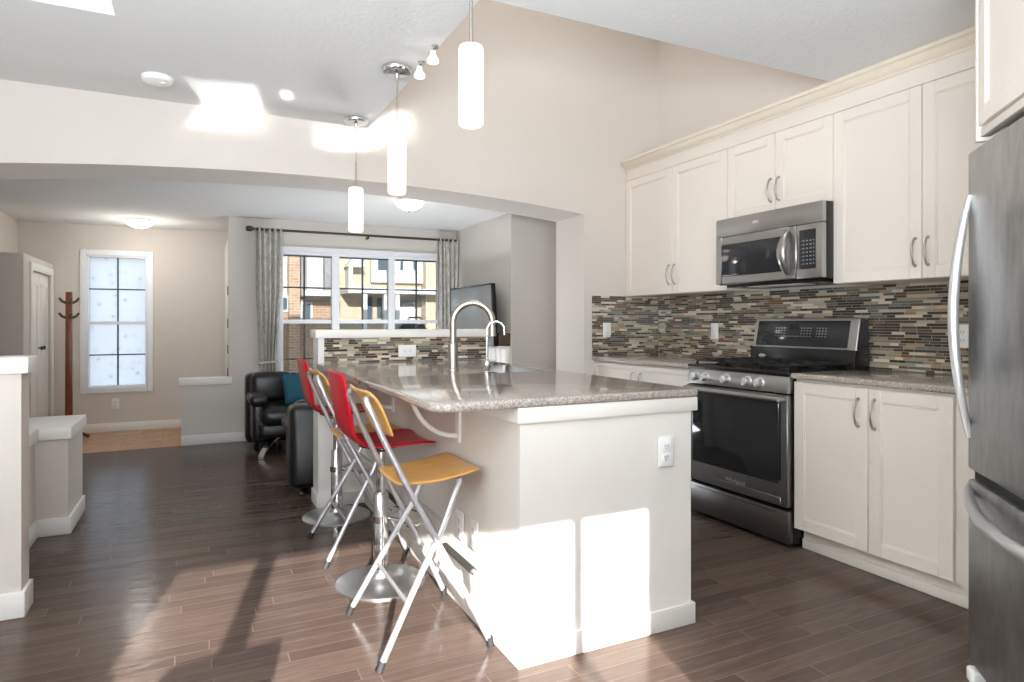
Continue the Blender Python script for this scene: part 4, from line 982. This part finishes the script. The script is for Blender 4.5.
# coat rack
cr_x, cr_y = -1.158, 7.72
rk = thing('coat_rack', 'reddish brown wooden coat rack standing beside the frosted window', 'coat rack', (cr_x, cr_y, 0))
MB().prism([(cr_x-0.032, 0.03), (cr_x+0.032, 0.03), (cr_x+0.026, 1.48), (cr_x-0.026, 1.48)], cr_y-0.028, cr_y+0.028, 'Y', 0.004).build('post', 'rackwood', rk)
for a in (0, PI/2, PI, 3*PI/2):
    c, s_ = math.cos(a+0.35), math.sin(a+0.35)
    MB().tube([(cr_x+c*0.02, cr_y+s_*0.02, 0.10), (cr_x+c*0.10, cr_y+s_*0.10, 0.055), (cr_x+c*0.17, cr_y+s_*0.17, 0.016)], [0.022, 0.02, 0.016], 10).build('foot', 'darkwood', rk)
    for z in (1.40, 1.25):
        MB().tube([(cr_x+c*0.015, cr_y+s_*0.015, z-0.035), (cr_x+c*0.06, cr_y+s_*0.06, z-0.012), (cr_x+c*0.085, cr_y+s_*0.085, z+0.02)], [0.015, 0.013, 0.011], 8).build('peg', 'darkwood', rk)
# floor vent
t = thing('floor_register', 'pale metal floor register in the tiles by the entry wall', 'vent', (-0.72, 7.93, 0))
m = MB(); m.frame(0, 0, 1, 0, 1, 0.1, 0.1); m.bm.free(); m = MB(); m.box(-0.85, -0.55, 7.88, 7.97, 0.0005, 0.007, 0.002)
m.build('plate', 'crown', t)
m = MB()
for k in range(14): m.box(-0.838+k*0.0205, -0.826+k*0.0205, 7.895, 7.955, 0.0065, 0.0078)
m.build('slots', 'slot', t)

# ---------------------------------------------------------------- dining set behind the camera (it throws the chair-back shadows on the floor)
dt = thing('dining_table', 'polished dark wood dining table behind the camera', 'table', (-0.6, -1.35, 0))
MB().box(-1.35, 0.15, -1.80, -0.95, 0.70, 0.735, 0.006).build('tabletop', 'diningwood', dt)
for x in (-1.28, 0.08):
    for y in (-1.73, -1.02): MB().box(x-0.03, x+0.03, y-0.03, y+0.03, 0.0, 0.70, 0.004).build('leg', 'diningwood', dt)
def dchair(x, y, label):
    t = thing('dining_chair', label, 'chair', (x, y, 0), 'dining chairs behind the camera')
    MB().box(x-0.20, x+0.20, y-0.42, y-0.02, 0.43, 0.48, 0.015, 3).build('seat', 'leather', t)
    pr = [(x-0.17, 0.60), (x+0.19, 0.60), (x+0.195, 0.955)] + [(x-0.13+0.06*math.cos(a), 0.885+0.06*math.sin(a)) for a in [PI/2+PI/2*i/6 for i in range(7)]]
    MB().prism(pr, y-0.03, y, 'Y', 0.006).build('backrest', 'leather', t)
    for sx_ in (-0.18, 0.18):
        MB().box(x+sx_-0.016, x+sx_+0.016, y-0.03, y, 0.0, 0.62, 0.003).build('leg', 'diningwood', t)
        MB().box(x+sx_-0.016, x+sx_+0.016, y-0.41, y-0.38, 0.0, 0.44, 0.003).build('leg', 'diningwood', t)
    return t
c1 = dchair(-0.575, -0.46, 'dining chair behind the camera nearer the middle of the room')
dup(c1, (-1.10, -0.46, 0), 0, 'dining chair behind the camera nearer the stair side')
